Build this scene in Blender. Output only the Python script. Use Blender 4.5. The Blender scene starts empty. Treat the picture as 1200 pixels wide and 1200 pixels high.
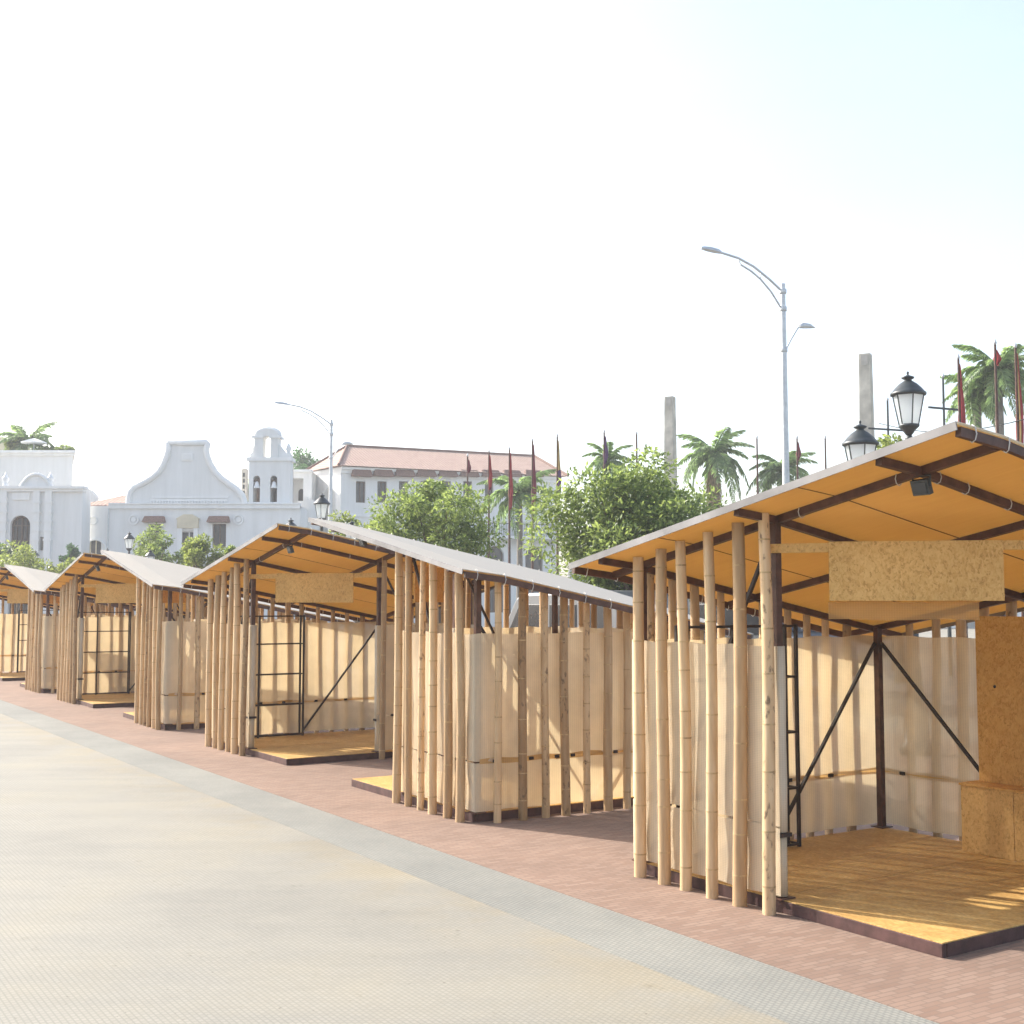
import bpy, bmesh, math, random
from math import sin, cos, pi, radians, atan2, sqrt, hypot
from mathutils import Vector, Matrix

random.seed(7)
SC = bpy.context.scene
COL = SC.collection
R = random.uniform

# ------------------------------------------------------------------ camera
F_PX, HORIZON, CAM_H = 1452.8, 708.0, 1.828
PITCH = math.atan((HORIZON - 600.0) / F_PX)
cam = bpy.data.cameras.new('camera')
cam.sensor_width = 36.0
cam.lens = 36.0 * F_PX / 1200.0
cam.clip_start, cam.clip_end = 0.1, 2000.0
cam_o = bpy.data.objects.new('camera', cam)
COL.objects.link(cam_o)
cam_o.location = (0, 0, CAM_H)
cam_o.rotation_euler = (pi / 2 + PITCH, 0, 0)
SC.camera = cam_o


def at(px, py, y):
    """ground-plan position and height of a point seen at px, py (1200 px photo) at distance y"""
    up = 600.0 - py
    d = F_PX * cos(PITCH) - up * sin(PITCH)
    z = F_PX * sin(PITCH) + up * cos(PITCH)
    return Vector(((px - 600.0) * y / d, y, CAM_H + z * y / d))


# ------------------------------------------------------------------ materials
MATS = {}


def new_mat(name):
    m = bpy.data.materials.new(name)
    m.use_nodes = True
    nt = m.node_tree
    for n in list(nt.nodes):
        nt.nodes.remove(n)
    out = nt.nodes.new('ShaderNodeOutputMaterial')
    MATS[name] = m
    return m, nt, out


def N(nt, t, **kw):
    n = nt.nodes.new(t)
    for k, v in kw.items():
        if k.startswith('i_'):
            n.inputs[k[2:].replace('_', ' ')].default_value = v
        else:
            setattr(n, k, v)
    return n


def ramp(nt, fac, stops):
    r = nt.nodes.new('ShaderNodeValToRGB')
    e = r.color_ramp.elements
    while len(e) < len(stops):
        e.new(0.5)
    for el, (p, c) in zip(e, stops):
        el.position = p
        el.color = (c[0], c[1], c[2], 1)
    nt.links.new(fac, r.inputs[0])
    return r.outputs[0]


def mixc(nt, fac, a, b, mode='MIX'):
    m = nt.nodes.new('ShaderNodeMix')
    m.data_type = 'RGBA'
    m.blend_type = mode
    for sock, v in ((m.inputs[0], fac), (m.inputs[6], a), (m.inputs[7], b)):
        if isinstance(v, (int, float)):
            sock.default_value = v
        elif isinstance(v, tuple):
            sock.default_value = (v[0], v[1], v[2], 1)
        else:
            nt.links.new(v, sock)
    return m.outputs[2]


def coords(nt, scale=(1, 1, 1), rot=(0, 0, 0), kind='Object'):
    tc = nt.nodes.new('ShaderNodeTexCoord')
    mp = nt.nodes.new('ShaderNodeMapping')
    mp.inputs['Scale'].default_value = scale
    mp.inputs['Rotation'].default_value = rot
    nt.links.new(tc.outputs[kind], mp.inputs[0])
    return mp.outputs[0]


def noise(nt, vec, scale, detail=3.0, rough=0.55, out='Fac'):
    n = N(nt, 'ShaderNodeTexNoise')
    n.inputs['Scale'].default_value = scale
    n.inputs['Detail'].default_value = detail
    n.inputs['Roughness'].default_value = rough
    nt.links.new(vec, n.inputs['Vector'])
    return n.outputs[out]


def bump(nt, h, strength=0.3, dist=0.01):
    b = N(nt, 'ShaderNodeBump')
    b.inputs['Strength'].default_value = strength
    b.inputs['Distance'].default_value = dist
    nt.links.new(h, b.inputs['Height'])
    return b.outputs[0]


def finish(nt, out, col, rough=0.7, nrm=None, metal=0.0, spec=0.3):
    p = N(nt, 'ShaderNodeBsdfPrincipled')
    p.inputs['Roughness'].default_value = rough
    p.inputs['Metallic'].default_value = metal
    p.inputs['Specular IOR Level'].default_value = spec
    if isinstance(col, tuple):
        p.inputs['Base Color'].default_value = (col[0], col[1], col[2], 1)
    else:
        nt.links.new(col, p.inputs['Base Color'])
    if nrm is not None:
        nt.links.new(nrm, p.inputs['Normal'])
    nt.links.new(p.outputs[0], out.inputs[0])
    return p


def rnd(nt):
    return N(nt, 'ShaderNodeObjectInfo').outputs['Random']


def simple(name, c, rough=0.6, var=0.25, scale=6.0, metal=0.0, bmp=0.0, spec=0.3):
    m, nt, out = new_mat(name)
    v = coords(nt)
    f = noise(nt, v, scale, 4)
    a = tuple(x * (1 - var) for x in c)
    b = tuple(min(1, x * (1 + var)) for x in c)
    col = ramp(nt, f, [(0.3, a), (0.7, b)])
    nr = bump(nt, noise(nt, v, scale * 6, 3), bmp, 0.01) if bmp else None
    finish(nt, out, col, rough, nr, metal, spec)
    return m


def bamboo_mat(name, mottled):
    m, nt, out = new_mat(name)
    v = coords(nt, (9, 9, 0.9))
    f = noise(nt, v, 3.0, 4)
    base = ramp(nt, f, [(0.2, (0.39, 0.262, 0.140)), (0.5, (0.545, 0.395, 0.232)), (0.8, (0.66, 0.52, 0.345))])
    tone = ramp(nt, rnd(nt), [(0, (0.56, 0.48, 0.40)), (0.35, (0.80, 0.74, 0.68)), (0.7, (0.97, 0.93, 0.89)), (1, (1.10, 1.05, 1.0))])
    col = mixc(nt, 1.0, base, tone, 'MULTIPLY')
    v2 = coords(nt, (16, 16, 8))
    s = noise(nt, v2, 1.6, 5, 0.6)
    if mottled:
        k = ramp(nt, s, [(0.56, (0, 0, 0)), (0.66, (0.85, 0.85, 0.85))])
        col = mixc(nt, k, col, (0.13, 0.085, 0.05))
    else:
        k = ramp(nt, s, [(0.68, (0, 0, 0)), (0.80, (0.6, 0.6, 0.6))])
        col = mixc(nt, k, col, (0.24, 0.16, 0.09))
    finish(nt, out, col, 0.55, bump(nt, f, 0.2, 0.004), 0, 0.3)
    return m


bamboo_mat('bamboo', False)
bamboo_mat('bamboo_mottled', True)
simple('bamboo_node', (0.43, 0.30, 0.155), 0.7, 0.35, 30)
simple('bamboo_cut', (0.45, 0.32, 0.18), 0.8)
simple('steel_brown', (0.088, 0.043, 0.030), 0.5, 0.4, 14, 0, 0.1)
simple('steel_skirt', (0.080, 0.040, 0.036), 0.6, 0.4, 9, 0, 0.15)
simple('rod_dark', (0.035, 0.026, 0.024), 0.5, 0.3)
simple('iron_black', (0.032, 0.040, 0.042), 0.42, 0.3, 12, 0, 0, 0.5)
simple('galvanised', (0.56, 0.58, 0.59), 0.45, 0.12, 8, 0.35)
def plaster(name, c):
    m, nt, out = new_mat(name)
    v = coords(nt)
    f = noise(nt, v, 0.35, 5)
    col = ramp(nt, f, [(0.3, tuple(x * 0.94 for x in c)), (0.7, c)])
    st = noise(nt, coords(nt, (1.6, 1.6, 0.16)), 1.0, 5, 0.65)
    col = mixc(nt, 1.0, col, ramp(nt, st, [(0.3, (0.90, 0.90, 0.89)), (0.6, (1, 1, 1))]), 'MULTIPLY')
    finish(nt, out, col, 0.85, bump(nt, noise(nt, v, 4, 4), 0.1, 0.02))


plaster('plaster', (0.79, 0.79, 0.77))
plaster('plaster_trim', (0.84, 0.84, 0.82))
simple('plaster_cream', (0.62, 0.55, 0.40), 0.85, 0.1, 2)
simple('pane_dark', (0.030, 0.032, 0.036), 0.25, 0.3, 2, 0, 0, 0.5)
simple('wood_dark', (0.085, 0.052, 0.036), 0.6, 0.3, 8)
simple('joint', (0.22, 0.125, 0.055))
simple('awning_tile', (0.20, 0.115, 0.085), 0.8, 0.3, 12)
simple('concrete', (0.50, 0.47, 0.40), 0.9, 0.28, 1.6, 0, 0.4)
simple('bark', (0.17, 0.125, 0.085), 0.9, 0.4, 7, 0, 0.5)
simple('palm_bark', (0.21, 0.185, 0.155), 0.9, 0.25, 5, 0, 0.3)
simple('dead_frond', (0.26, 0.19, 0.11), 0.9, 0.3, 6)
simple('flag_red', (0.30, 0.030, 0.032), 0.85, 0.25, 6)
simple('flag_maroon', (0.17, 0.03, 0.045), 0.85, 0.25, 6)
simple('flag_yellow', (0.40, 0.27, 0.10), 0.85, 0.2, 6)
simple('flag_violet', (0.11, 0.055, 0.13), 0.85, 0.2, 6)
simple('silver_paint', (0.17, 0.18, 0.19), 0.35, 0.05, 2, 0.3, 0, 0.5)
simple('white_paint', (0.78, 0.78, 0.77), 0.35, 0.04, 2, 0, 0, 0.5)
simple('rubber', (0.02, 0.02, 0.02), 0.8, 0.2)
simple('tie_white', (0.62, 0.60, 0.56), 0.6, 0.1)
simple('board_grey', (0.42, 0.40, 0.36), 0.8, 0.15, 6)
simple('canvas_white', (0.8, 0.79, 0.76), 0.9, 0.05)
simple('asphalt', (0.16, 0.155, 0.15), 0.9, 0.15, 3, 0, 0.3)


def terracotta():
    m, nt, out = new_mat('terracotta')
    v = coords(nt)
    w = N(nt, 'ShaderNodeTexWave', wave_type='BANDS', bands_direction='X')
    w.inputs['Scale'].default_value = 1.2
    nt.links.new(v, w.inputs['Vector'])
    f = noise(nt, v, 2.5, 5)
    c = ramp(nt, f, [(0.3, (0.40, 0.26, 0.20)), (0.7, (0.54, 0.375, 0.30))])
    c = mixc(nt, 0.25, c, w.outputs['Color'], 'MULTIPLY')
    finish(nt, out, c, 0.9, bump(nt, w.outputs['Fac'], 0.6, 0.08))


terracotta()


def osb(name, a, b, c):
    m, nt, out = new_mat(name)
    v = coords(nt)
    vo = N(nt, 'ShaderNodeTexVoronoi', feature='F1')
    vo.inputs['Scale'].default_value = 44
    warp = mixc(nt, 0.08, v, noise(nt, v, 22, 2, 0.5, 'Color'), 'ADD')
    mp = N(nt, 'ShaderNodeMapping')
    mp.inputs['Scale'].default_value = (1.0, 2.2, 0.8)
    mp.inputs['Rotation'].default_value = (0.3, 0.6, 0.9)
    nt.links.new(warp, mp.inputs[0])
    nt.links.new(mp.outputs[0], vo.inputs['Vector'])
    vb = N(nt, 'ShaderNodeTexVoronoi', feature='F1')
    vb.inputs['Scale'].default_value = 70
    mp2 = N(nt, 'ShaderNodeMapping')
    mp2.inputs['Scale'].default_value = (1.9, 0.7, 1.0)
    mp2.inputs['Rotation'].default_value = (1.1, 0.2, -0.7)
    nt.links.new(v, mp2.inputs[0])
    nt.links.new(mp2.outputs[0], vb.inputs['Vector'])
    sep = N(nt, 'ShaderNodeSeparateColor')
    nt.links.new(vo.outputs['Color'], sep.inputs[0])
    sep2 = N(nt, 'ShaderNodeSeparateColor')
    nt.links.new(vb.outputs['Color'], sep2.inputs[0])
    ad = N(nt, 'ShaderNodeMath', operation='MULTIPLY_ADD')
    nt.links.new(sep.outputs[0], ad.inputs[0])
    ad.inputs[1].default_value = 0.6
    m2 = N(nt, 'ShaderNodeMath', operation='MULTIPLY')
    nt.links.new(sep2.outputs[1], m2.inputs[0])
    m2.inputs[1].default_value = 0.4
    nt.links.new(m2.outputs[0], ad.inputs[2])
    col = ramp(nt, ad.outputs[0], [(0.06, a), (0.35, b), (0.9, c)])
    big = ramp(nt, noise(nt, v, 1.6, 4), [(0.3, (0.86, 0.84, 0.8)), (0.7, (1.08, 1.06, 1.04))])
    col = mixc(nt, 1.0, col, big, 'MULTIPLY')
    finish(nt, out, col, 0.65, bump(nt, ad.outputs[0], 0.12, 0.004), 0, 0.25)


osb('osb', (0.44, 0.255, 0.08), (0.61, 0.37, 0.125), (0.70, 0.46, 0.18))
osb('osb_dark', (0.44, 0.235, 0.062), (0.57, 0.32, 0.088), (0.66, 0.405, 0.135))


def deck_mat():
    m, nt, out = new_mat('plywood_deck')
    v = coords(nt, (6, 9, 8))
    g = noise(nt, v, 2.2, 6, 0.65)
    col = ramp(nt, g, [(0.25, (0.47, 0.275, 0.082)), (0.5, (0.57, 0.365, 0.125)), (0.8, (0.68, 0.49, 0.215))])
    v2 = coords(nt)
    d = noise(nt, v2, 2.2, 5, 0.65)
    k = ramp(nt, d, [(0.42, (0, 0, 0)), (0.72, (0.7, 0.7, 0.7))])
    col = mixc(nt, k, col, (0.35, 0.195, 0.062))
    ch = noise(nt, coords(nt, (1, 1.6, 1)), 38, 2, 0.5)
    col = mixc(nt, 1.0, col, ramp(nt, ch, [(0.35, (0.82, 0.8, 0.77)), (0.65, (1.1, 1.09, 1.06))]), 'MULTIPLY')
    finish(nt, out, col, 0.6, bump(nt, g, 0.15, 0.004), 0, 0.3)


deck_mat()


def sheet_mat(name, a, b, tr, trw, gloss=0.0):
    """thin roof sheet: diffuse, and some of the sun comes through"""
    m, nt, out = new_mat(name)
    v = coords(nt)
    f = noise(nt, v, 1.4, 4)
    g = noise(nt, coords(nt, (1, 10, 1)), 3, 4)
    k = mixc(nt, 0.5, f, g)
    col = ramp(nt, k, [(0.35, a), (0.65, b)])
    d = N(nt, 'ShaderNodeBsdfDiffuse')
    t = N(nt, 'ShaderNodeBsdfTranslucent')
    nt.links.new(col, d.inputs[0])
    t.inputs[0].default_value = (tr[0], tr[1], tr[2], 1)
    x = N(nt, 'ShaderNodeMixShader')
    x.inputs[0].default_value = trw
    nt.links.new(d.outputs[0], x.inputs[1])
    nt.links.new(t.outputs[0], x.inputs[2])
    if gloss:
        gl = N(nt, 'ShaderNodeBsdfGlossy')
        gl.inputs['Roughness'].default_value = 0.6
        gl.inputs[0].default_value = (0.42, 0.40, 0.36, 1)
        fr = N(nt, 'ShaderNodeFresnel')
        fr.inputs[0].default_value = 1.45
        y = N(nt, 'ShaderNodeMixShader')
        nt.links.new(fr.outputs[0], y.inputs[0])
        nt.links.new(x.outputs[0], y.inputs[1])
        nt.links.new(gl.outputs[0], y.inputs[2])
        x = y
    nt.links.new(x.outputs[0], out.inputs[0])


sheet_mat('roof_white', (0.72, 0.685, 0.61), (0.84, 0.80, 0.72), (1.0, 0.92, 0.74), 0.50, 0.5)
simple('roof_lip', (0.26, 0.25, 0.245), 0.8, 0.25, 3)
sheet_mat('roof_orange', (0.76, 0.46, 0.17), (0.97, 0.68, 0.32), (1.0, 0.80, 0.43), 0.72)


def fabric_mat(name, c, tr, trw, hole):
    m, nt, out = new_mat(name)
    v = coords(nt)
    f = noise(nt, v, 2.5, 5)
    weave = None
    for rot, sc in (((0, 0, 0), (1, 1, 1)),):
        wz = N(nt, 'ShaderNodeTexWave', wave_type='BANDS', bands_direction='Z')
        wz.inputs['Scale'].default_value = 30
        nt.links.new(v, wz.inputs['Vector'])
        wx = N(nt, 'ShaderNodeTexWave', wave_type='BANDS', bands_direction='DIAGONAL')
        wx.inputs['Scale'].default_value = 30
        mp = N(nt, 'ShaderNodeMapping')
        mp.inputs['Scale'].default_value = (1, 1, 0)
        nt.links.new(v, mp.inputs[0])
        nt.links.new(mp.outputs[0], wx.inputs['Vector'])
        weave = mixc(nt, 0.5, wz.outputs['Color'], wx.outputs['Color'])
    a = tuple(x * 0.86 for x in c)
    b = tuple(min(1, x * 1.08) for x in c)
    col = ramp(nt, f, [(0.3, a), (0.7, b)])
    col = mixc(nt, 0.16, col, weave, 'MULTIPLY')
    d = N(nt, 'ShaderNodeBsdfDiffuse')
    t = N(nt, 'ShaderNodeBsdfTranslucent')
    nt.links.new(col, d.inputs[0])
    tcol = mixc(nt, 1.0, col, tr, 'MULTIPLY')
    nt.links.new(tcol, t.inputs[0])
    bn = bump(nt, noise(nt, coords(nt, (1, 1, 0.35)), 5, 3), 0.5, 0.03)
    nt.links.new(bn, d.inputs['Normal'])
    x = N(nt, 'ShaderNodeMixShader')
    x.inputs[0].default_value = trw
    nt.links.new(d.outputs[0], x.inputs[1])
    nt.links.new(t.outputs[0], x.inputs[2])
    tp = N(nt, 'ShaderNodeBsdfTransparent')
    y = N(nt, 'ShaderNodeMixShader')
    y.inputs[0].default_value = hole
    nt.links.new(x.outputs[0], y.inputs[1])
    nt.links.new(tp.outputs[0], y.inputs[2])
    nt.links.new(y.outputs[0], out.inputs[0])


fabric_mat('fabric', (0.86, 0.745, 0.555), (1.0, 0.93, 0.75), 0.34, 0.13)
fabric_mat('fabric_mesh', (0.66, 0.42, 0.18), (1.0, 0.85, 0.55), 0.40, 0.35)
fabric_mat('fabric_band', (0.68, 0.47, 0.22), (1.0, 0.9, 0.7), 0.4, 0.0)
fabric_mat('fabric_pale', (0.78, 0.70, 0.56), (1.0, 0.97, 0.9), 0.25, 0.0)


def leaf_mat(name, a, b, tr):
    m, nt, out = new_mat(name)
    g = N(nt, 'ShaderNodeNewGeometry')
    col = ramp(nt, g.outputs['Random Per Island'], [(0.0, a), (0.6, b), (1.0, tuple(min(1, x * 1.5) for x in b))])
    p = N(nt, 'ShaderNodeBsdfPrincipled')
    p.inputs['Roughness'].default_value = 0.45
    p.inputs['Specular IOR Level'].default_value = 0.35
    nt.links.new(col, p.inputs['Base Color'])
    t = N(nt, 'ShaderNodeBsdfTranslucent')
    tc = mixc(nt, 1.0, col, tr, 'MULTIPLY')
    nt.links.new(tc, t.inputs[0])
    x = N(nt, 'ShaderNodeMixShader')
    x.inputs[0].default_value = 0.5
    nt.links.new(p.outputs[0], x.inputs[1])
    nt.links.new(t.outputs[0], x.inputs[2])
    nt.links.new(x.outputs[0], out.inputs[0])


leaf_mat('leaf', (0.07, 0.115, 0.042), (0.17, 0.23, 0.085), (1.9, 1.75, 1.2))
leaf_mat('leaf_light', (0.085, 0.125, 0.035), (0.19, 0.235, 0.075), (1.8, 1.7, 1.2))
leaf_mat('leaf_dark', (0.025, 0.06, 0.025), (0.05, 0.11, 0.045), (1.8, 1.8, 1.3))
leaf_mat('palm_leaf', (0.085, 0.13, 0.065), (0.17, 0.24, 0.115), (1.9, 1.9, 1.4))


def lantern_glass():
    m, nt, out = new_mat('frosted_glass')
    d = N(nt, 'ShaderNodeBsdfPrincipled')
    d.inputs['Base Color'].default_value = (0.80, 0.87, 0.89, 1)
    d.inputs['Roughness'].default_value = 0.25
    t = N(nt, 'ShaderNodeBsdfTranslucent')
    t.inputs[0].default_value = (0.95, 0.97, 0.97, 1)
    x = N(nt, 'ShaderNodeMixShader')
    x.inputs[0].default_value = 0.62
    nt.links.new(d.outputs[0], x.inputs[1])
    nt.links.new(t.outputs[0], x.inputs[2])
    nt.links.new(x.outputs[0], out.inputs[0])


lantern_glass()

ROW_TH = radians(32.4)          # the direction of the row of stalls


def plaza_mat():
    m, nt, out = new_mat('plaza_paving')
    v = coords(nt, (1, 1, 1), (0, 0, pi / 2 - ROW_TH))
    b = N(nt, 'ShaderNodeTexBrick', offset=0.5)
    b.inputs['Scale'].default_value = 1.0
    b.inputs['Brick Width'].default_value = 0.036
    b.inputs['Row Height'].default_value = 0.027
    b.inputs['Mortar Size'].default_value = 0.0050
    b.inputs['Mortar Smooth'].default_value = 0.4
    b.inputs['Color1'].default_value = (0.272, 0.260, 0.222, 1)
    b.inputs['Color2'].default_value = (0.250, 0.239, 0.203, 1)
    b.inputs['Mortar'].default_value = (0.212, 0.204, 0.174, 1)
    nt.links.new(v, b.inputs['Vector'])
    col = b.outputs['Color']
    f = noise(nt, v, 0.55, 6, 0.6)
    st = ramp(nt, f, [(0.28, (0.84, 0.85, 0.87)), (0.5, (1, 1, 1)), (0.72, (1.08, 1.05, 0.98))])
    col = mixc(nt, 1.0, col, st, 'MULTIPLY')
    g2 = noise(nt, coords(nt, (0.5, 2.5, 1), (0, 0, pi / 2 - ROW_TH)), 0.9, 5, 0.65)
    col = mixc(nt, 1.0, col, ramp(nt, g2, [(0.35, (0.93, 0.93, 0.93)), (0.6, (1.03, 1.02, 1.0))]), 'MULTIPLY')
    g = noise(nt, v, 4.5, 5, 0.7)
    sp = ramp(nt, g, [(0.62, (1, 1, 1)), (0.72, (0.84, 0.83, 0.80)), (0.8, (0.68, 0.66, 0.62))])
    col = mixc(nt, 1.0, col, sp, 'MULTIPLY')
    tc = N(nt, 'ShaderNodeTexCoord')
    dt = N(nt, 'ShaderNodeVectorMath', operation='DOT_PRODUCT')
    nt.links.new(tc.outputs['Object'], dt.inputs[0])
    dt.inputs[1].default_value = (cos(ROW_TH), sin(ROW_TH), 0)
    d0 = 0.585 * cos(ROW_TH) + 7.58 * sin(ROW_TH)
    mr = N(nt, 'ShaderNodeMapRange')
    nt.links.new(dt.outputs['Value'], mr.inputs[0])
    mr.inputs[1].default_value = d0 - 1.3
    mr.inputs[2].default_value = d0 - 0.7
    pt = ramp(nt, noise(nt, v, 1.7, 4, 0.6), [(0.42, (0, 0, 0)), (0.6, (1, 1, 1))])
    k = N(nt, 'ShaderNodeMath', operation='MULTIPLY')
    nt.links.new(mr.outputs[0], k.inputs[0])
    nt.links.new(pt, k.inputs[1])
    col = mixc(nt, k.outputs[0], col, mixc(nt, 1.0, col, (1.04, 0.99, 0.90), 'MULTIPLY'))
    gm = noise(nt, v, 26, 2, 0.5)
    col = mixc(nt, 1.0, col, ramp(nt, gm, [(0.70, (1, 1, 1)), (0.75, (0.72, 0.70, 0.67))]), 'MULTIPLY')
    finish(nt, out, col, 0.75, bump(nt, b.outputs['Fac'], -0.35, 0.004), 0, 0.25)


def strip_mat(name, c1, c2, mo, bw, rh, ms, rot=0.0, rough=0.8):
    m, nt, out = new_mat(name)
    v = coords(nt, (1, 1, 1), (0, 0, pi / 2 - ROW_TH + rot))
    b = N(nt, 'ShaderNodeTexBrick', offset=0.5)
    b.inputs['Scale'].default_value = 1.0
    b.inputs['Brick Width'].default_value = bw
    b.inputs['Row Height'].default_value = rh
    b.inputs['Mortar Size'].default_value = ms
    b.inputs['Mortar Smooth'].default_value = 0.3
    for k, c in (('Color1', c1), ('Color2', c2), ('Mortar', mo)):
        b.inputs[k].default_value = (c[0], c[1], c[2], 1)
    nt.links.new(v, b.inputs['Vector'])
    f = noise(nt, v, 0.8, 6, 0.65)
    st = ramp(nt, f, [(0.3, (0.82, 0.82, 0.83)), (0.7, (1.12, 1.1, 1.08))])
    col = mixc(nt, 1.0, b.outputs['Color'], st, 'MULTIPLY')
    g = noise(nt, v, 9, 4, 0.7)
    col = mixc(nt, ramp(nt, g, [(0.6, (0, 0, 0)), (0.8, (0.5, 0.5, 0.5))]), col, mo)
    finish(nt, out, col, rough, bump(nt, b.outputs['Fac'], -0.5, 0.006), 0, 0.2)


plaza_mat()
strip_mat('grey_pavers', (0.258, 0.259, 0.230), (0.232, 0.234, 0.210), (0.180, 0.184, 0.168), 0.036, 0.027, 0.0050)
strip_mat('red_bricks', (0.275, 0.196, 0.152), (0.220, 0.148, 0.112), (0.192, 0.140, 0.110), 0.12, 0.042, 0.005, pi / 2)


# ------------------------------------------------------------------ mesh builder
class MB:
    def __init__(s):
        s.v, s.f, s.m, s.mats, s.sm = [], [], [], [], []

    def mi(s, mat):
        if mat not in s.mats:
            s.mats.append(mat)
        return s.mats.index(mat)

    def add(s, vs, fs, mat, smooth=False):
        o = len(s.v)
        k = s.mi(mat)
        s.v += [tuple(p) for p in vs]
        for f in fs:
            s.f.append(tuple(i + o for i in f))
            s.m.append(k)
            s.sm.append(smooth)
        return s

    def box(s, a, b, mat, M=None):
        x0, y0, z0 = a
        x1, y1, z1 = b
        vs = [(x0, y0, z0), (x1, y0, z0), (x1, y1, z0), (x0, y1, z0), (x0, y0, z1), (x1, y0, z1), (x1, y1, z1), (x0, y1, z1)]
        if M is not None:
            vs = [tuple(M @ Vector(p)) for p in vs]
        return s.add(vs, [(0, 3, 2, 1), (4, 5, 6, 7), (0, 1, 5, 4), (1, 2, 6, 5), (2, 3, 7, 6), (3, 0, 4, 7)], mat)

    def hexa(s, bot, top, mat):
        return s.add(list(bot) + list(top), [(0, 3, 2, 1), (4, 5, 6, 7), (0, 1, 5, 4), (1, 2, 6, 5), (2, 3, 7, 6), (3, 0, 4, 7)], mat)

    def bar(s, p, q, w, h, mat, up=(0, 0, 1)):
        """rectangular bar from p to q, w wide, h high"""
        p, q = Vector(p), Vector(q)
        d = (q - p).normalized()
        u = Vector(up)
        a = d.cross(u)
        if a.length < 1e-4:
            a = d.cross(Vector((1, 0, 0)))
        a.normalize()
        b = a.cross(d).normalized()
        a *= w / 2
        b *= h / 2
        vs = [p - a - b, p + a - b, p + a + b, p - a + b, q - a - b, q + a - b, q + a + b, q - a + b]
        return s.add(vs, [(0, 1, 2, 3), (4, 7, 6, 5), (0, 4, 5, 1), (1, 5, 6, 2), (2, 6, 7, 3), (3, 7, 4, 0)], mat)

    def tube(s, pts, rad, mat, n=8, cap=True, smooth=True):
        pts = [Vector(p) for p in pts]
        if not isinstance(rad, (list, tuple)):
            rad = [rad] * len(pts)
        vs, fs = [], []
        t0 = (pts[1] - pts[0]).normalized()
        ref = Vector((0, 0, 1)) if abs(t0.z) < 0.9 else Vector((1, 0, 0))
        for i, p in enumerate(pts):
            t = (pts[min(i + 1, len(pts) - 1)] - pts[max(i - 1, 0)]).normalized()
            a = t.cross(ref)
            a.normalize()
            b = t.cross(a)
            ref = a.cross(t)
            for k in range(n):
                w = 2 * pi * k / n
                vs.append(p + (a * cos(w) + b * sin(w)) * rad[i])
        for i in range(len(pts) - 1):
            for k in range(n):
                fs.append((i * n + k, i * n + (k + 1) % n, (i + 1) * n + (k + 1) % n, (i + 1) * n + k))
        s.add(vs, fs, mat, smooth)
        if cap:
            m = len(pts) - 1
            s.add(vs[:n], [tuple(range(n))], mat)
            s.add(vs[m * n:], [tuple(reversed(range(n)))], mat)
        return s

    def lathe(s, prof, c, mat, n=12, smooth=True, rot=0.0):
        """prof: (radius, z) list"""
        vs, fs = [], []
        for r, z in prof:
            for k in range(n):
                w = 2 * pi * k / n + rot
                vs.append((c[0] + r * cos(w), c[1] + r * sin(w), c[2] + z))
        for i in range(len(prof) - 1):
            for k in range(n):
                fs.append((i * n + k, i * n + (k + 1) % n, (i + 1) * n + (k + 1) % n, (i + 1) * n + k))
        fs.append(tuple(reversed(range(n))))
        m = len(prof) - 1
        fs.append(tuple(m * n + k for k in range(n)))
        return s.add(vs, fs, mat, smooth)

    def prism(s, poly, y0, y1, mat, M=None):
        """polygon in (x, z) extruded from y0 to y1; poly anticlockwise seen from -y"""
        n = len(poly)
        vs = [(x, y0, z) for x, z in poly] + [(x, y1, z) for x, z in poly]
        if M is not None:
            vs = [tuple(M @ Vector(p)) for p in vs]
        fs = [tuple(range(n)), tuple(reversed(range(n, 2 * n)))]
        for i in range(n):
            j = (i + 1) % n
            fs.append((j, i, i + n, j + n))
        return s.add(vs, fs, mat)

    def mesh(s, name):
        me = bpy.data.meshes.new(name)
        me.from_pydata(s.v, [], s.f)
        for m in s.mats:
            me.materials.append(MATS[m])
        me.polygons.foreach_set('material_index', s.m)
        me.polygons.foreach_set('use_smooth', s.sm)
        me.update()
        return me

    def build(s, name, parent=None, bevel=0.0):
        o = bpy.data.objects.new(name, s.mesh(name))
        COL.objects.link(o)
        o.parent = parent
        if bevel:
            b = o.modifiers.new('bevel', 'BEVEL')
            b.width = bevel
            b.segments = 2
            b.limit_method = 'ANGLE'
        return o


def tag(o, label=None, cat=None, group=None, kind=None):
    for k, v in (('label', label), ('category', cat), ('group', group), ('kind', kind)):
        if v:
            o[k] = v
    return o


def empty(name, loc, rz=0.0, label=None, cat=None, group=None):
    o = bpy.data.objects.new(name, None)
    COL.objects.link(o)
    o.location = loc
    o.rotation_euler = (0, 0, rz)
    o.empty_display_size = 0.2
    return tag(o, label, cat, group)


def copy_tree(o, parent=None):
    c = o.copy()
    COL.objects.link(c)
    c.parent = parent
    for ch in list(o.children):
        copy_tree(ch, c)
    return c


# ------------------------------------------------------------------ ground
U0 = Vector((sin(ROW_TH), -cos(ROW_TH), 0))       # along the row, towards the camera
V0 = Vector((cos(ROW_TH), sin(ROW_TH), 0))        # across the row, away from the plaza


def sheet(name, t0, t1, s0, s1, z, mat):
    """strip between two distances across the row"""
    mb = MB()
    o = Vector((0.585, 7.58, 0))                   # a point on the plaza edge of the red bricks
    vs = [o + U0 * s0 + V0 * t0, o + U0 * s1 + V0 * t0, o + U0 * s1 + V0 * t1, o + U0 * s0 + V0 * t1]
    mb.hexa([(p.x, p.y, -0.02) for p in vs], [(p.x, p.y, z) for p in vs], mat)
    return tag(mb.build(name), kind='structure')


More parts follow.
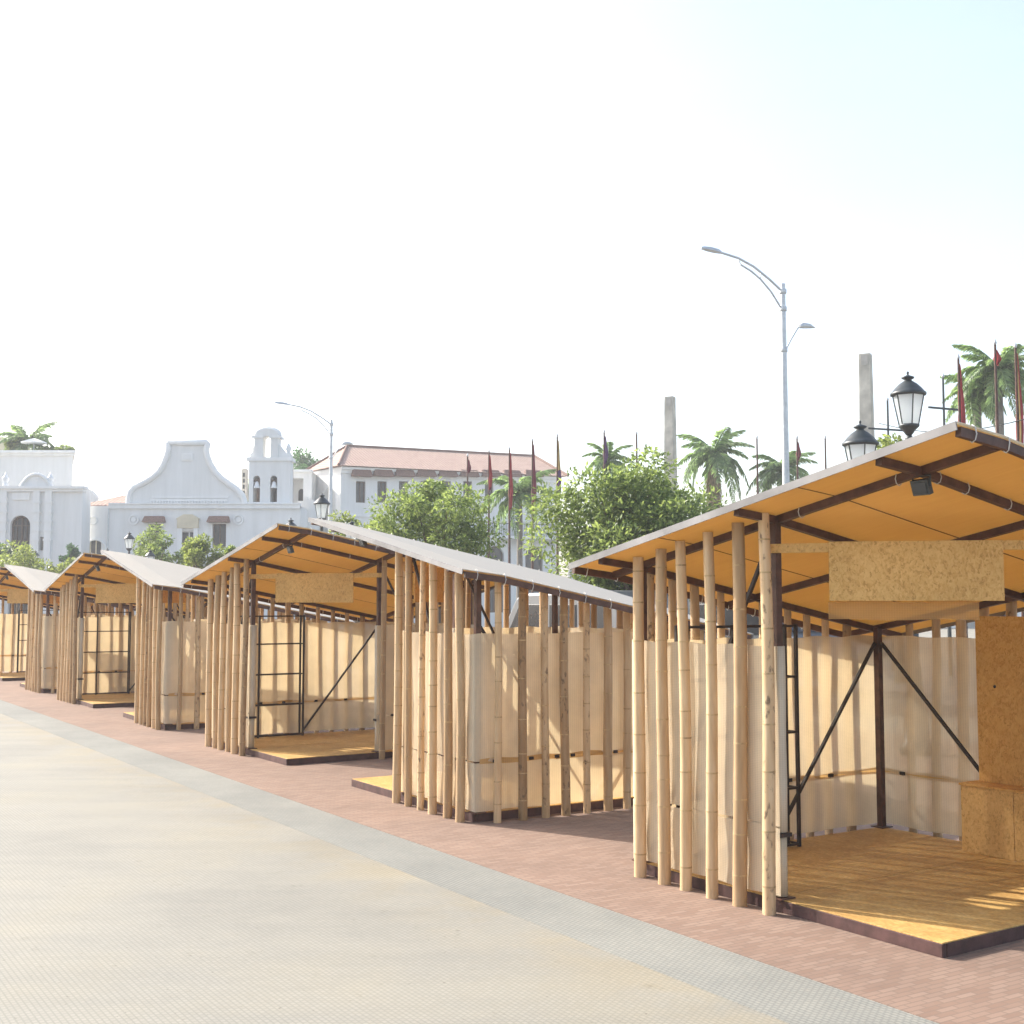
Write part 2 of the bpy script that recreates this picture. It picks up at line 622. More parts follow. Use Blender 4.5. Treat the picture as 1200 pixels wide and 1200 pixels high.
g = MB()
g.add([(-230, -40, 0), (230, -40, 0), (230, 300, 0), (-230, 300, 0)], [(0, 1, 2, 3)], 'plaza_paving')
tag(g.build('ground'), kind='structure')
sheet('grey_paving', -0.55, 0.0, -90, 14, 0.002, 'grey_pavers')
sheet('brick_pavement', 0.0, 9.5, -90, 14, 0.004, 'red_bricks')
sheet('road', 12.0, 26.0, -110, 30, 0.004, 'asphalt')

# ------------------------------------------------------------------ stalls
L = 2.44
ZT, SL = 2.572, 0.1894
ZF = 1.58
OL, OR_, OF, OB = 0.36, 0.40, 0.31, 0.36


def zb(u, v):
    return ZT - SL * (L - u) - SL * v


DROOP = 0.028


def zr(u, v):
    """roof surface: a plane over the beams, the free front strip tilted down a little"""
    d = max(0.0, 0.05 - v) / (0.05 + OF)
    return zb(u, v) - DROOP * d


def roof_slab(P, u0, u1, v0, v1, z0, z1, mat, mirror, mb):
    us = sorted(set([u0, u1] + [x for x in (-0.36, -0.26, -0.16, -0.06, 0.6, 1.3, 2.0) if u0 < x < u1]))
    vs_ = sorted(set([v0, v1] + [x for x in (-0.2, -0.1, 0.05, 1.2) if v0 < x < v1]))
    nu, nv = len(us), len(vs_)
    vs = [P(u, v, zr(u, v) + z) for z in (z0, z1) for u in us for v in vs_]
    fs = []
    k = nu * nv
    for i in range(nu - 1):
        for j in range(nv - 1):
            a, b, c, d = i * nv + j, (i + 1) * nv + j, (i + 1) * nv + j + 1, i * nv + j + 1
            fs += [(a, d, c, b), (a + k, b + k, c + k, d + k)]
    for i in range(nu - 1):
        a, b = i * nv, (i + 1) * nv
        fs.append((a, b, b + k, a + k))
        a, b = a + nv - 1, b + nv - 1
        fs.append((b, a, a + k, b + k))
    for j in range(nv - 1):
        fs.append((j + 1, j, j + k, j + 1 + k))
        a = (nu - 1) * nv + j
        fs.append((a, a + 1, a + 1 + k, a + k))
    if mirror:
        fs = [f[::-1] for f in fs]
    mb.add(vs, fs, mat)


def bamboo_mesh(h, seed):
    rg = random.Random(seed)
    mb = MB()
    mottled = rg.random() < 0.2
    mat = 'bamboo_mottled' if mottled else 'bamboo'
    r0 = rg.uniform(0.031, 0.045)
    bx, by = rg.uniform(-0.011, 0.011), rg.uniform(-0.011, 0.011)
    ph = rg.uniform(0, 6)
    zs = [(0.0, 0)]
    z = rg.uniform(0.08, 0.26)
    while z < h - 0.06:
        zs += [(z - 0.020, 0), (z - 0.005, 1), (z, 2), (z + 0.005, 1), (z + 0.020, 0)]
        nz = z + rg.uniform(0.15, 0.37)
        if nz < h - 0.06:
            zs.append(((z + nz) / 2, 0))
        z = nz
    zs.append((h, 0))
    n = 12
    rings = []
    for z, k in zs:
        t = z / h
        r = r0 * (1.0 - 0.13 * t) * (1.0 + (0.022 if k == 1 else 0.035 if k == 2 else 0))
        cx = bx * sin(t * 5 + ph)
        cy = by * cos(t * 4 + ph)
        rings.append([(cx + r * cos(2 * pi * a / n), cy + r * sin(2 * pi * a / n), z) for a in range(n)])
    o = [p for r in rings for p in r]
    body, node = [], []
    for i in range(len(rings) - 1):
        tgt = node if (zs[i][1] + zs[i + 1][1]) == 3 else body
        for a in range(n):
            tgt.append((i * n + a, i * n + (a + 1) % n, (i + 1) * n + (a + 1) % n, (i + 1) * n + a))
    mb.add(o, body, mat, True)
    # node rings share the ring vertices
    k = mb.mi('bamboo_node')
    for f in node:
        mb.f.append(f)
        mb.m.append(k)
        mb.sm.append(True)
    m = len(rings) - 1
    mb.add(rings[m], [tuple(range(n))], 'bamboo_cut')
    mb.add(rings[0], [tuple(reversed(range(n)))], 'bamboo_cut')
    return mb.mesh('bamboo_pole')


def fabric_strip(path, z0, z1, amp, mat, seed, sag=0.0):
    """cloth stretched along a path of (x, y) points, slightly rippled"""
    rg = random.Random(seed)
    pts = []
    for (a, b) in zip(path[:-1], path[1:]):
        a, b = Vector(a), Vector(b)
        n = max(2, int((b - a).length / 0.05))
        d = (b - a).normalized()
        nr = Vector((d.y, -d.x))
        for i in range(n):
            pts.append((a + (b - a) * i / n, nr, i / n))
    pts.append((Vector(path[-1]), nr, 1.0))
    nz = 9
    ph = [rg.uniform(0, 6) for _ in range(6)]
    vs, fs = [], []
    s = 0.0
    last = pts[0][0]
    for (p, nr, t) in pts:
        s += (p - last).length
        last = p
        edge = min(1.0, min(t, 1 - t) * 10)
        for j in range(nz):
            f = j / (nz - 1)
            w = amp * edge * (sin(s * 9 + ph[0]) * 0.5 + sin(s * 21 + ph[1] + f * 2) * 0.3 + sin(s * 4 + f * 5 + ph[2]) * 0.5)
            zz = z0 + (z1 - z0) * f
            if j == nz - 1:
                zz += 0.006 * sin(s * 13 + ph[3]) - sag * abs(sin(s * pi / 0.45)) * 0.5
            if j == 0:
                zz += 0.004 * sin(s * 11 + ph[4])
            q = p + nr * w
            vs.append((q.x, q.y, zz))
    m = len(pts)
    for i in range(m - 1):
        for j in range(nz - 1):
            fs.append((i * nz + j, (i + 1) * nz + j, (i + 1) * nz + j + 1, i * nz + j + 1))
    return MB().add(vs, fs, mat, True)


def build_stall(mirror, label, group):
    root = empty('market_stall', (0, 0, 0), 0, label, 'market stall', group)
    sx = -1.0 if mirror else 1.0

    def P(u, v, z=0.0):
        return Vector(((u - L / 2) * sx, v - L / 2, z))

    def bx(mb, u0, u1, v0, v1, z0, z1, mat):
        a, b = P(u0, v0), P(u1, v1)
        mb.box((min(a.x, b.x), min(a.y, b.y), z0), (max(a.x, b.x), max(a.y, b.y), z1), mat)

    # platform with its steel skirt
    mb = MB()
    for k in range(2):
        bx(mb, 0.004 + k * 1.22, 1.217 + k * 1.22 - 0.001, 0.004, L - 0.004, 0.060, 0.080, 'plywood_deck')
    plat = mb.build('platform', root, 0.002)
    mb = MB()
    bx(mb, 0, L, -0.004, 0.03, 0.004, 0.074, 'steel_skirt')
    bx(mb, 0, L, L - 0.03, L + 0.004, 0.004, 0.074, 'steel_skirt')
    bx(mb, -0.004, 0.03, 0.031, L - 0.031, 0.004, 0.0735, 'steel_skirt')
    bx(mb, L - 0.03, L + 0.004, 0.031, L - 0.031, 0.004, 0.0735, 'steel_skirt')
    for k in range(1, 4):
        bx(mb, k * L / 4 - 0.02, k * L / 4 + 0.02, 0.031, L - 0.031, 0.006, 0.058, 'steel_skirt')
    mb.build('skirt', plat, 0.003)
    # steel posts
    cu, ev = L / 2 + 0.05, L / 2 - 0.05
    for (u, v) in ((-0.005, 0.03), (cu, 0.03), (L - 0.03, ev), (L - 0.03, L + 0.0), (0.02, L - 0.02)):
        mb = MB()
        mb.bar(P(u, v, 0.078), P(u, v, zb(u, v) - 0.012), 0.048, 0.048, 'steel_brown', (0, 1, 0))
        mb.box(tuple(P(u, v, 0.081) - Vector((0.06, 0.06, 0))), tuple(P(u, v, 0.089) + Vector((0.06, 0.06, 0))), 'steel_brown')
        mb.build('steel_post', root)
    # roof beams
    for v in (0.05, ev, L + 0.03):
        mb = MB()
        mb.bar(P(-OL + 0.03, v, zb(-OL + 0.03, v)), P(L + OR_ - 0.03, v, zb(L + OR_ - 0.03, v)), 0.045, 0.045, 'steel_brown')
        mb.build('roof_beam', root)
    for u in (-0.06, cu, L - 0.10):
        mb = MB()
        ws = [-OF + 0.02, -0.13, 0.05, L + OB - 0.02]
        for va, vb in zip(ws[:-1], ws[1:]):
            mb.bar(P(u, va, zr(max(u, -0.06), va) - 0.003), P(u, vb, zr(max(u, -0.06), vb) - 0.003), 0.045, 0.045, 'steel_brown')
        mb.build('roof_beam', root)
    # roof: orange boards below, white cover above
    mb = MB()
    cuts = [-OL, 0.52, 1.74, L + OR_]
    vc = [-OF, L * 0.48, L + OB]
    for i in range(3):
        for j in range(2):
            a, b = cuts[i] + (0.003 if i else 0), cuts[i + 1] - (0.003 if i < 2 else 0)
            c, d = vc[j] + (0.003 if j else 0), vc[j + 1] - (0.003 if j < 1 else 0)
            roof_slab(P, a, b, c, d, 0.024, 0.033, 'roof_orange', mirror, mb)
    panel = mb.build('roof_panel', root)
    for c in cuts[1:-1]:
        mb = MB()
        for va, vb in ((-OF + 0.01, 0.05), (0.05, L + OB - 0.01)):
            mb.bar(P(c, va, zr(c, va) + 0.0225), P(c, vb, zr(c, vb) + 0.0225), 0.012, 0.0025, 'joint')
        mb.build('joint_strip', panel)
    mb = MB()
    roof_slab(P, -OL - 0.012, L + OR_ + 0.012, -OF - 0.012, L + OB + 0.012, 0.0355, 0.042, 'roof_white', mirror, mb)
    # turned-down lips of the cover at the front and back edges
    for v, w in ((-OF - 0.012, -1), (L + OB + 0.012, 1)):
        us = [-OL - 0.012, -0.26, -0.16, -0.06, 1.2, L + OR_ + 0.012]
        for ua, ub in zip(us[:-1], us[1:]):
            a, b = P(ua, v, zr(ua, v) + 0.020), P(ub, v, zr(ub, v) + 0.020)
            a.y += 0.005 * w
            b.y += 0.005 * w
            mb.bar(a, b, 0.008, 0.044, 'roof_lip')
    mb.build('roof_cover', panel)
    # dark edge angles on the two sloping sides, laced to the sheet
    for u, w in ((-OL, -1), (L + OR_, 1)):
        mb = MB()
        ws = [-OF + 0.01, -0.13, 0.05, L + OB - 0.01]
        for va, vb in zip(ws[:-1], ws[1:]):
            mb.bar(P(u, va, zr(u, va) - 0.003), P(u, vb, zr(u, vb) - 0.003), 0.032, 0.048, 'steel_brown')
        mb.build('roof_edge', root)
    rg = random.Random(5 + mirror)
    for k in range(11):
        v = -OF + 0.12 + k * 0.27
        for u, w in ((L + OR_, 1), (-OL, -1)):
            mb = MB()
            c = P(u, v, zr(u, v) + 0.008)
            pts = [c + Vector((0.024 * cos(t), rg.uniform(-.004, .004), 0.045 * sin(t))) for t in [i * pi / 4 for i in range(9)]]
            mb.tube(pts, 0.0035, 'tie_white', 5, False)
            mb.build('lacing_tie', root)
    for (u, v) in ((L - 0.25, 0.05), (L - 0.10, 0.18), (L - 0.10, 0.42), (cu + 0.2, 0.05), (L - 0.10, 0.8)):
        mb = MB()
        c = P(u, v, zb(u, v))
        al = abs(v - 0.05) < 0.001
        pts = [c + Vector((0 if al else 0.03 * cos(t), 0.03 * cos(t) if al else 0, 0.037 * sin(t))) for t in [i * pi / 4 for i in range(9)]]
        mb.tube(pts, 0.003, 'tie_white', 5, False)
        mb.build('lacing_tie', root)
    # thin steel braces
    for a, b in (((0.02, L - 0.055, 1.52), (0.03, 1.25, 0.12)), ((0.055, L - 0.02, 1.52), (1.40, L - 0.03, 0.14)),
                 ((cu - 0.03, 0.05, zb(cu, 0) - 0.06), (0.05, 0.05, 0.15)), ((L - 0.05, ev + 0.03, zb(L, ev) - 0.06), (L - 0.05, L - 0.05, 0.15)),
                 ) + ((((0.03, 0.06, 1.66), (0.03, 1.15, 0.12)),) if mirror else ()):
        mb = MB()
        mb.bar(P(*a), P(*b), 0.022, 0.022, 'rod_dark')
        mb.build('brace', root)
    # cloth walls: an upper and a lower length with a seam between
    o = 0.022
    path = [P(cu + 0.05, -o).xy, P(-0.055, -o).xy, P(-0.055, L + 0.05).xy, P(L + o, L + 0.05).xy, P(L + o, ev - 0.05).xy]
    if mirror:
        path = path
    fabric_strip(path, 0.512, ZF - 0.0, 0.008, 'fabric', 3 + mirror, 0.01).build('fabric_wall', root)
    low = fabric_strip(path, 0.100, 0.504, 0.007, 'fabric', 13 + mirror)
    low.build('fabric_wall', root)
    op = [P(-0.0595, 0.02).xy, P(-0.0595, L + 0.0545).xy, P(L * 0.9, L + 0.0545).xy]
    fabric_strip(op, 0.488, 0.532, 0.003, 'fabric_band', 23 + mirror).build('fabric_band', root)
    rg = random.Random(31 + mirror)
    for (a, b) in zip(path[:-1], path[1:]):
        n = int((Vector(b) - Vector(a)).length / 0.24)
        for k in range(1, n):
            if rg.random() < 0.45:
                continue
            c = Vector(a) + (Vector(b) - Vector(a)) * (k + rg.uniform(-.3, .3)) / n
            mb = MB()
            mb.box((c.x - 0.02, c.y - 0.02, 0.497), (c.x + 0.02, c.y + 0.02, 0.522), 'rod_dark')
            mb.build('seam_tie', root)
    # pale cloth rolled round the two door posts
    for (u, v) in ((cu, 0.03), (L - 0.03, ev)):
        mb = MB()
        prof = [(0.046, 0.0), (0.049, 0.3), (0.046, 0.55), (0.05, 0.9), (0.048, ZF - 0.475)]
        mb.lathe(prof, tuple(P(u, v, 0.47)), 'fabric_pale', 12)
        mb.lathe([(0.041, 0.0), (0.041, 0.36)], tuple(P(u, v, 0.095)), 'fabric', 10)
        mb.box(tuple(P(u, v, 0.455) - Vector((.05, .05, .012))), tuple(P(u, v, 0.455) + Vector((.05, .05, .012))), 'rod_dark')
        mb.build('post_wrap', root)
    # name board on a rail across the open corner
    C, E = P(cu, 0.0, 2.165), P(L, ev, 2.175)
    d = (E - C).normalized()
    mb = MB()
    nrm = Vector((d.y, -d.x, 0)) * (sx if sx > 0 else -1)
    if nrm.y > 0:
        nrm = -nrm
    mb.bar(C - d * 0.03, E + d * 0.03, 0.03, 0.055, 'osb')
    mb.build('sign_rail', root)
    mid = (C + E) / 2 + nrm * 0.025
    a, b = mid - d * 0.495, mid + d * 0.495
    a.z = b.z = 2.025
    mb = MB()
    mb.bar(a, b, 0.012, 0.355, 'osb')
    mb.build('sign_board', root, 0.002)
    # floodlight hung under the beam crossing
    mb = MB()
    c = P(L - 0.10, 0.05, zb(L - 0.1, 0.05) - 0.085)
    mb.bar(c + Vector((-0.055, 0, 0)), c + Vector((0.055, 0, 0)), 0.035, 0.085, 'iron_black', (0, -0.35, 1))
    mb.bar(c + Vector((-0.045, -0.0185, -0.006)), c + Vector((0.045, -0.0185, -0.006)), 0.005, 0.062, 'pane_dark', (0, -0.35, 1))
    mb.tube([c + Vector((-0.058, 0, 0)), c + Vector((-0.058, 0, 0.06)), c + Vector((0.058, 0, 0.06)), c + Vector((0.058, 0, 0))], 0.006, 'iron_black', 6)
    mb.tube([c + Vector((0, 0, 0.058)), c + Vector((0, 0, 0.078))], 0.008, 'iron_black', 6)
    mb.build('floodlight', root, 0.003)
    # bamboo poles all round
    spots = [(0.09 + k * 0.238, -0.082) for k in range(6)]
    spots += [(-0.115, 0.18 + k * 0.2255) for k in range(10)]
    spots += [(L - 0.18 - k * 0.2255, L + 0.112) for k in range(10)]
    spots += [(L + 0.082, L / 2 - 0.06 + k * 0.238) for k in range(6)]
    for i, (u, v) in enumerate(spots):
        u += R(-.014, .014) if abs(v + 0.082) < .01 or v > L else 0
        v += R(-.014, .014) if u < 0 or u > L else 0
        h = zr(u, v) + 0.018
        o_ = bpy.data.objects.new('bamboo_pole', bamboo_mesh(h - 0.004, i * 17 + 1000 * mirror))
        COL.objects.link(o_)
        o_.parent = root
        o_.location = P(u, v, 0.004)
        o_.rotation_euler = (R(-.006, .006), R(-.006, .006), R(0, 6))
    return root


def wear(root, seed):
    """each copied stall gets its own bamboo: swapped, turned and shifted a little"""
    rg = random.Random(seed)
    for ch in root.children:
        if ch.name.startswith('bamboo_pole'):
            ch.rotation_euler = (rg.uniform(-.008, .008), rg.uniform(-.008, .008), rg.uniform(0, 6))
            ch.location.x += rg.uniform(-.015, .015) if abs(ch.location.y) > L / 2 else 0
            ch.location.y += rg.uniform(-.015, .015) if abs(ch.location.x) > L / 2 else 0


STALLS = [
    ('R', 2.5705, 8.2469, 0.5844, 'nearest bamboo stall, open corner showing a brown cabinet and large blank board'),
    ('M', 0.0713, 12.2305, 0.5564, 'bamboo stall showing two closed cloth walls, directly behind the nearest stall'),
    ('R', -2.2034, 15.9152, 0.5817, 'second open-cornered bamboo stall, with a dark diagonal brace and steel rack inside'),
    ('M', -4.6305, 19.8864, 0.5437, 'half hidden bamboo stall with white roof, just left of the second open-cornered stall'),
    ('R', -6.9606, 23.643, 0.5545, 'third open-cornered bamboo stall from the right, below the gabled church'),
    ('M', -9.2707, 27.4288, 0.5655, 'narrow slice of bamboo stall with a white roof, second from the far end'),
    ('R', -11.72, 31.35, 0.5600, 'farthest bamboo stall, cut by the left edge of the photo'),
]
GRP = 'bamboo market stalls in a row'
protoR = build_stall(0, STALLS[0][4], GRP)
protoM = build_stall(1, STALLS[1][4], GRP)
stall_objs = []
for i, (k, x, y, th, lab) in enumerate(STALLS):
    if i == 0:
        o = protoR
    elif i == 1:
        o = protoM
    else:
        o = copy_tree(protoR if k == 'R' else protoM)
        o['label'] = lab
        wear(o, i * 7)
    o.location = (x, y, 0)
    o.rotation_euler = (0, 0, th - pi / 2)
    stall_objs.append(o)

# cloth strip hung under the nearest stall's board only
_cu, _ev = L / 2 + 0.05, L / 2 - 0.05
_C, _E = Vector((_cu - L / 2, -L / 2)), Vector((L / 2, _ev - L / 2))
_d = (_E - _C).normalized()
_m = (_C + _E) / 2 + Vector((-_d.y, _d.x)) * 0.02
fabric_strip([tuple(_m - _d * 0.50), tuple(_m + _d * 0.36)], 1.735, 1.845, 0.006, 'fabric_mesh', 77).build('hanging_cloth', stall_objs[0])


# racks standing on the platforms against the left wall
def make_rack(label):
    root = empty('metal_rack', (0, 0, 0), 0, label, 'rack', 'steel racks inside the open stalls')
    W, D, H = 1.05, 0.11, 1.60
    up = (0, 0.42, W)
    for x in up:
        mb = MB()
        mb.bar((x, 0, 0.0), (x, 0, H), 0.022, 0.022, 'rod_dark', (0, 1, 0))
        mb.build('upright', root)
    for x in (0, W):
        mb = MB()
        mb.bar((x, D, 0.0), (x, D, H), 0.022, 0.022, 'rod_dark', (0, 1, 0))
        mb.build('upright', root)
    for z in (0.02, 0.42, 0.82, 1.22, H - 0.012):
        mb = MB()
        mb.bar((0.0115, 0, z), (W - 0.0115, 0, z), 0.016, 0.016, 'rod_dark')
        mb.bar((0.0115, D, z), (W - 0.0115, D, z), 0.016, 0.016, 'rod_dark')
        for x in up:
            mb.bar((x + 0.0, 0.012, z), (x, D - 0.012, z), 0.014, 0.014, 'rod_dark')
        mb.build('shelf_frame', root)
    return root


rack0 = make_rack('empty dark steel rack seen edge-on behind the front bamboo poles of the nearest stall')
rl = {0: (0.24, 'empty dark steel rack seen edge-on behind the front bamboo poles of the nearest stall'),
      2: (0.12, 'empty dark steel rack in the second open-cornered stall, brace ending at its foot'),
      4: (0.15, 'empty dark steel rack inside the third open-cornered stall along the row'),
      6: (0.75, 'empty dark steel rack inside the farthest stall at the left edge of the photo')}
for i, (v, lab) in rl.items():
    o = rack0 if i == 0 else copy_tree(rack0)
    o['label'] = lab
    st = STALLS[i]
    U = Vector((sin(st[3]), -cos(st[3])))
    V = Vector((cos(st[3]), sin(st[3])))
    p = Vector((st[1], st[2])) + U * (0.22 - L / 2) + V * (v - L / 2)
    o.location = (p.x, p.y, 0.081)
    o.rotation_euler = (0, 0, st[3])      # x axis along the wall, y axis towards it

# OSB cabinet on the nearest platform
st = STALLS[0]
cab = empty('wood_cabinet', (st[1], st[2], 0.081), st[3] - pi / 2, 'low OSB bench box with a tall brown board behind it, on the nearest stall platform', 'cabinet')
mb = MB()
x0, x1 = 0.97 - L / 2, 2.40 - L / 2
y0, y1 = 2.14 - L / 2, 2.385 - L / 2
mb.box((x0, y0, 0.0), (x0 + 0.42, y0 + 0.012, 0.462), 'osb')
mb.box((x0 + 0.424, y0, 0.0), (x1, y0 + 0.012, 0.462), 'osb')
mb.box((x0, y0 + 0.0125, 0.0), (x0 + 0.012, y1, 0.462), 'osb')
mb.box((x1 - 0.012, y0 + 0.0125, 0.0), (x1, y1, 0.462), 'osb')
mb.build('bench_box', cab, 0.0015)
mb = MB()
mb.box((x0 - 0.01, y0 - 0.01, 0.4625), (x1, y1 + 0.005, 0.478), 'osb_dark')
mb.build('bench_top', cab, 0.0015)
mb = MB()
mb.box((x0 + 0.02, y1 - 0.06, 0.479), (x1, y1 - 0.045, 1.66), 'osb_dark')
bb = mb.build('back_board', cab, 0.0015)
mb = MB()
mb.lathe([(0.012, 0), (0.012, 0.002)], (0, 0, 0), 'rubber', 8)
hole = mb.build('cable_hole', bb)
hole.location = (x0 + 0.17, y1 - 0.0605, 1.16)
hole.rotation_euler = (pi / 2, 0, 0)


# ------------------------------------------------------------------ three-armed lantern posts
def lantern(c, parent):
    mb = MB()
    x, y, z = c
    n = 6
    rt, rb = 0.19, 0.118
    # frame: bottom bowl, rings and six ribs
    mb.lathe([(0.03, 0.0), (0.05, 0.02), (0.075, 0.06), (0.12, 0.10), (0.128, 0.115), (0.128, 0.135), (0.11, 0.14)], c, 'iron_black', 6)
    for k in range(n):
        w = 2 * pi * k / n
        mb.bar((x + rb * cos(w), y + rb * sin(w), z + 0.13), (x + rt * cos(w), y + rt * sin(w), z + 0.50), 0.012, 0.012, 'iron_black')
    o = mb.build('lantern', parent)
    mb = MB()
    mb.lathe([(rb - 0.006, 0.141), (rt - 0.006, 0.498)], c, 'frosted_glass', 6, False)
    mb.build('glass', o)
    mb = MB()
    mb.lathe([(0.20, 0.497), (0.222, 0.505), (0.222, 0.53), (0.20, 0.545), (0.165, 0.59), (0.11, 0.645), (0.065, 0.675), (0.05, 0.685),
              (0.045, 0.70), (0.075, 0.715), (0.082, 0.73), (0.05, 0.745), (0.02, 0.755), (0.012, 0.765), (0.012, 0.775), (0.018, 0.785), (0.012, 0.80), (0.003, 0.805)], c, 'iron_black', 12)
    mb.build('cap', o)


def lamp_post(label):
    root = empty('lantern_post', (0, 0, 0), 0, label, 'street lamp', 'three-armed lantern posts in a row')
    mb = MB()
    mb.lathe([(0.20, 0), (0.20, 0.12), (0.16, 0.16), (0.14, 0.5), (0.15, 0.55), (0.10, 0.62), (0.075, 1.0), (0.085, 1.05), (0.06, 1.1), (0.05, 2.9),
              (0.07, 2.94), (0.05, 3.0), (0.038, 3.84), (0.055, 3.88), (0.03, 3.92)], (0, 0, 0), 'iron_black', 12)
    mb.build('post', root)
    for s in (-1, 1):
        pts = []
        for i in range(13):
            t = i / 12
            pts.append((s * (0.04 + 0.80 * t), 0, 2.95 + 0.16 * sin(t * pi * 1.0) - 0.22 * sin(t * pi) * (1 - t) + 0.30 * t * t))
        mb = MB()
        mb.tube(pts, 0.02, 'iron_black', 8)
        sp = [(s * (0.28 + 0.11 * (1 - i / 22) * cos(i * 0.5)), 0, 3.22 + 0.11 * (1 - i / 22) * sin(i * 0.5)) for i in range(20)]
        mb.tube(sp, 0.011, 'iron_black', 6)
        mb.build('arm', root)
        lantern((s * 0.84, 0, 3.24), root)
    lantern((0, 0, 3.92), root)
    return root


LP = [(1070, 15.3, 'lantern post nearest the camera, its large lantern rising over the front stall roof'),
      (376, 32.2, 'lantern post standing in front of the white house corner, above the second open stall'),
      (150, 49.5, 'lantern post standing left of the small trees before the gabled church'),
      (40, 66.5, 'farthest lantern post, in front of the arched portal doorway')]
lp0 = lamp_post(LP[0][2])
for i, (px, y, lab) in enumerate(LP):
    o = lp0 if i == 0 else copy_tree(lp0)
    o['label'] = lab
    p = at(px, 700, y)
    o.location = (p.x, y, 0)
    o.rotation_euler = (0, 0, radians(30))


# ------------------------------------------------------------------ tall street lights
def street_light(label):
    root = empty('street_light', (0, 0, 0), 0, label, 'street light', 'tall grey street lights')
    H = 9.95
    mb = MB()
    mb.tube([(0, 0, 0), (0, 0, 0.25), (0, 0, 4), (0, 0, 8.2), (0, 0, H)], [0.13, 0.115, 0.095, 0.075, 0.06], 'galvanised', 12)
    for z in (8.25, 9.3, 9.75):
        mb.lathe([(0.085, -.06), (0.095, -.05), (0.095, .05), (0.085, .06)], (0, 0, z), 'galvanised', 12)
    mb.build('pole', root)
    up = [(-0.07, 9.78), (-0.45, 10.01), (-0.95, 10.26), (-1.45, 10.41), (-2.0, 10.47)]
    lo = [(-0.07, 9.32), (-0.40, 9.70), (-0.75, 9.98), (-1.05, 10.14), (-1.40, 10.26)]
    mb = MB()
    mb.tube([(x, 0, z) for x, z in up], 0.031, 'galvanised', 8)
    mb.tube([(x, 0, z) for x, z in lo], 0.025, 'galvanised', 8)
    mb.tube([(-0.75, 0, 9.98), (-0.72, 0, 10.16)], 0.016, 'galvanised', 6)
    mb.tube([(-1.40, 0, 10.26), (-1.42, 0, 10.40)], 0.016, 'galvanised', 6)
    mb.build('arm', root)
    mb = MB()
    prof = [(-2.0, 0.04), (-2.1, 0.085), (-2.35, 0.095), (-2.55, 0.06), (-2.62, 0.02)]
    vs, fs = [], []
    for x, w in prof:
        zc = 10.47 + (x + 2.0) * -0.05
        vs += [(x, -w, zc - 0.02), (x, w, zc - 0.02), (x, w * 0.6, zc + 0.07 * (w / 0.13) + 0.01), (x, -w * 0.6, zc + 0.07 * (w / 0.13) + 0.01)]
    for i in range(len(prof) - 1):
        for k in range(4):
            fs.append((i * 4 + k, i * 4 + (k + 1) % 4, i * 4 + 4 + (k + 1) % 4, i * 4 + 4 + k))
    fs += [(3, 2, 1, 0), tuple(range(len(vs) - 4, len(vs)))]
    mb.add(vs, fs, 'galvanised')
    mb.build('lamp_head', root)
    mb = MB()
    mb.tube([(0.06, 0, 8.25), (0.25, 0, 8.55), (0.48, 0, 8.86), (0.62, 0, 8.93)], 0.022, 'galvanised', 6)
    mb.build('arm', root)
    mb = MB()
    mb.tube([(0.55, 0, 8.91), (0.66, 0, 8.95), (0.88, 0, 8.96), (1.08, 0, 8.94)], [0.05, 0.08, 0.065, 0.01], 'galvanised', 8)
    mb.build('lamp_head', root)
    return root


sl0 = street_light('tall grey street light with a double curved arm, rising behind the nearest stall roof')
for i, (px, y, lab) in enumerate([(922, 31.0, None), (387, 54.3, 'tall grey street light in front of the red roofed white house')]):
    o = sl0 if i == 0 else copy_tree(sl0)
    if lab:
        o['label'] = lab
    p = at(px, 620, y)
    o.location = (p.x, y, 0)
    o.rotation_euler = (0, 0, radians(30))

# ------------------------------------------------------------------ flagpoles
FP = [(548, 535, 'flag_maroon', 0.5, 'short dark furled flag above the bushy tree by the white house'),
      (573, 530, 'flag_red', 1.3, 'red furled flag at the right edge of the bushy tree'),
      (597, 527, 'flag_red', 2.1, 'bright red furled flag, just left of the palm before the white house'),
      (624, 517, 'flag_maroon', 2.4, 'dark red furled flag, right of the palm before the white house'),
      (653, 512, 'flag_violet', 2.2, 'yellow and violet furled flag at the right end of the red roof'),
      (708, 507, 'flag_violet', 0.9, 'dark furled flag just above the crown left of the first concrete slab'),
      (746, 509, None, 0, 'bare flagpole sticking out of the tree crown left of the first concrete slab'),
      (887, 514, None, 0, 'bare flagpole left of the low palm behind the nearest roof'),
      (934, 514, 'flag_maroon', 0.6, 'dark thin flag beside the tall street light behind the nearest roof'),
      (967, 514, None, 0, 'bare flagpole between the low palm and the small lantern'),
      (1105, 443, 'crossbar', 0, 'dark bare flagpole with a horizontal cross arm right of the large lantern'),
      (1123, 421, 'flag_red', 2.0, 'red furled flag just left of the two tall palms'),
      (1166, 404, 'flag_red', 0.3, 'thin tall flagpole rising between the two tall palms'),
      (1190, 408, 'flag_mix', 2.4, 'red and yellow furled flag at the right edge of the photo'),
      (1040, 470, 'crossbar', 0, 'thin bare flagpole with a cross arm, half behind the large lantern')]
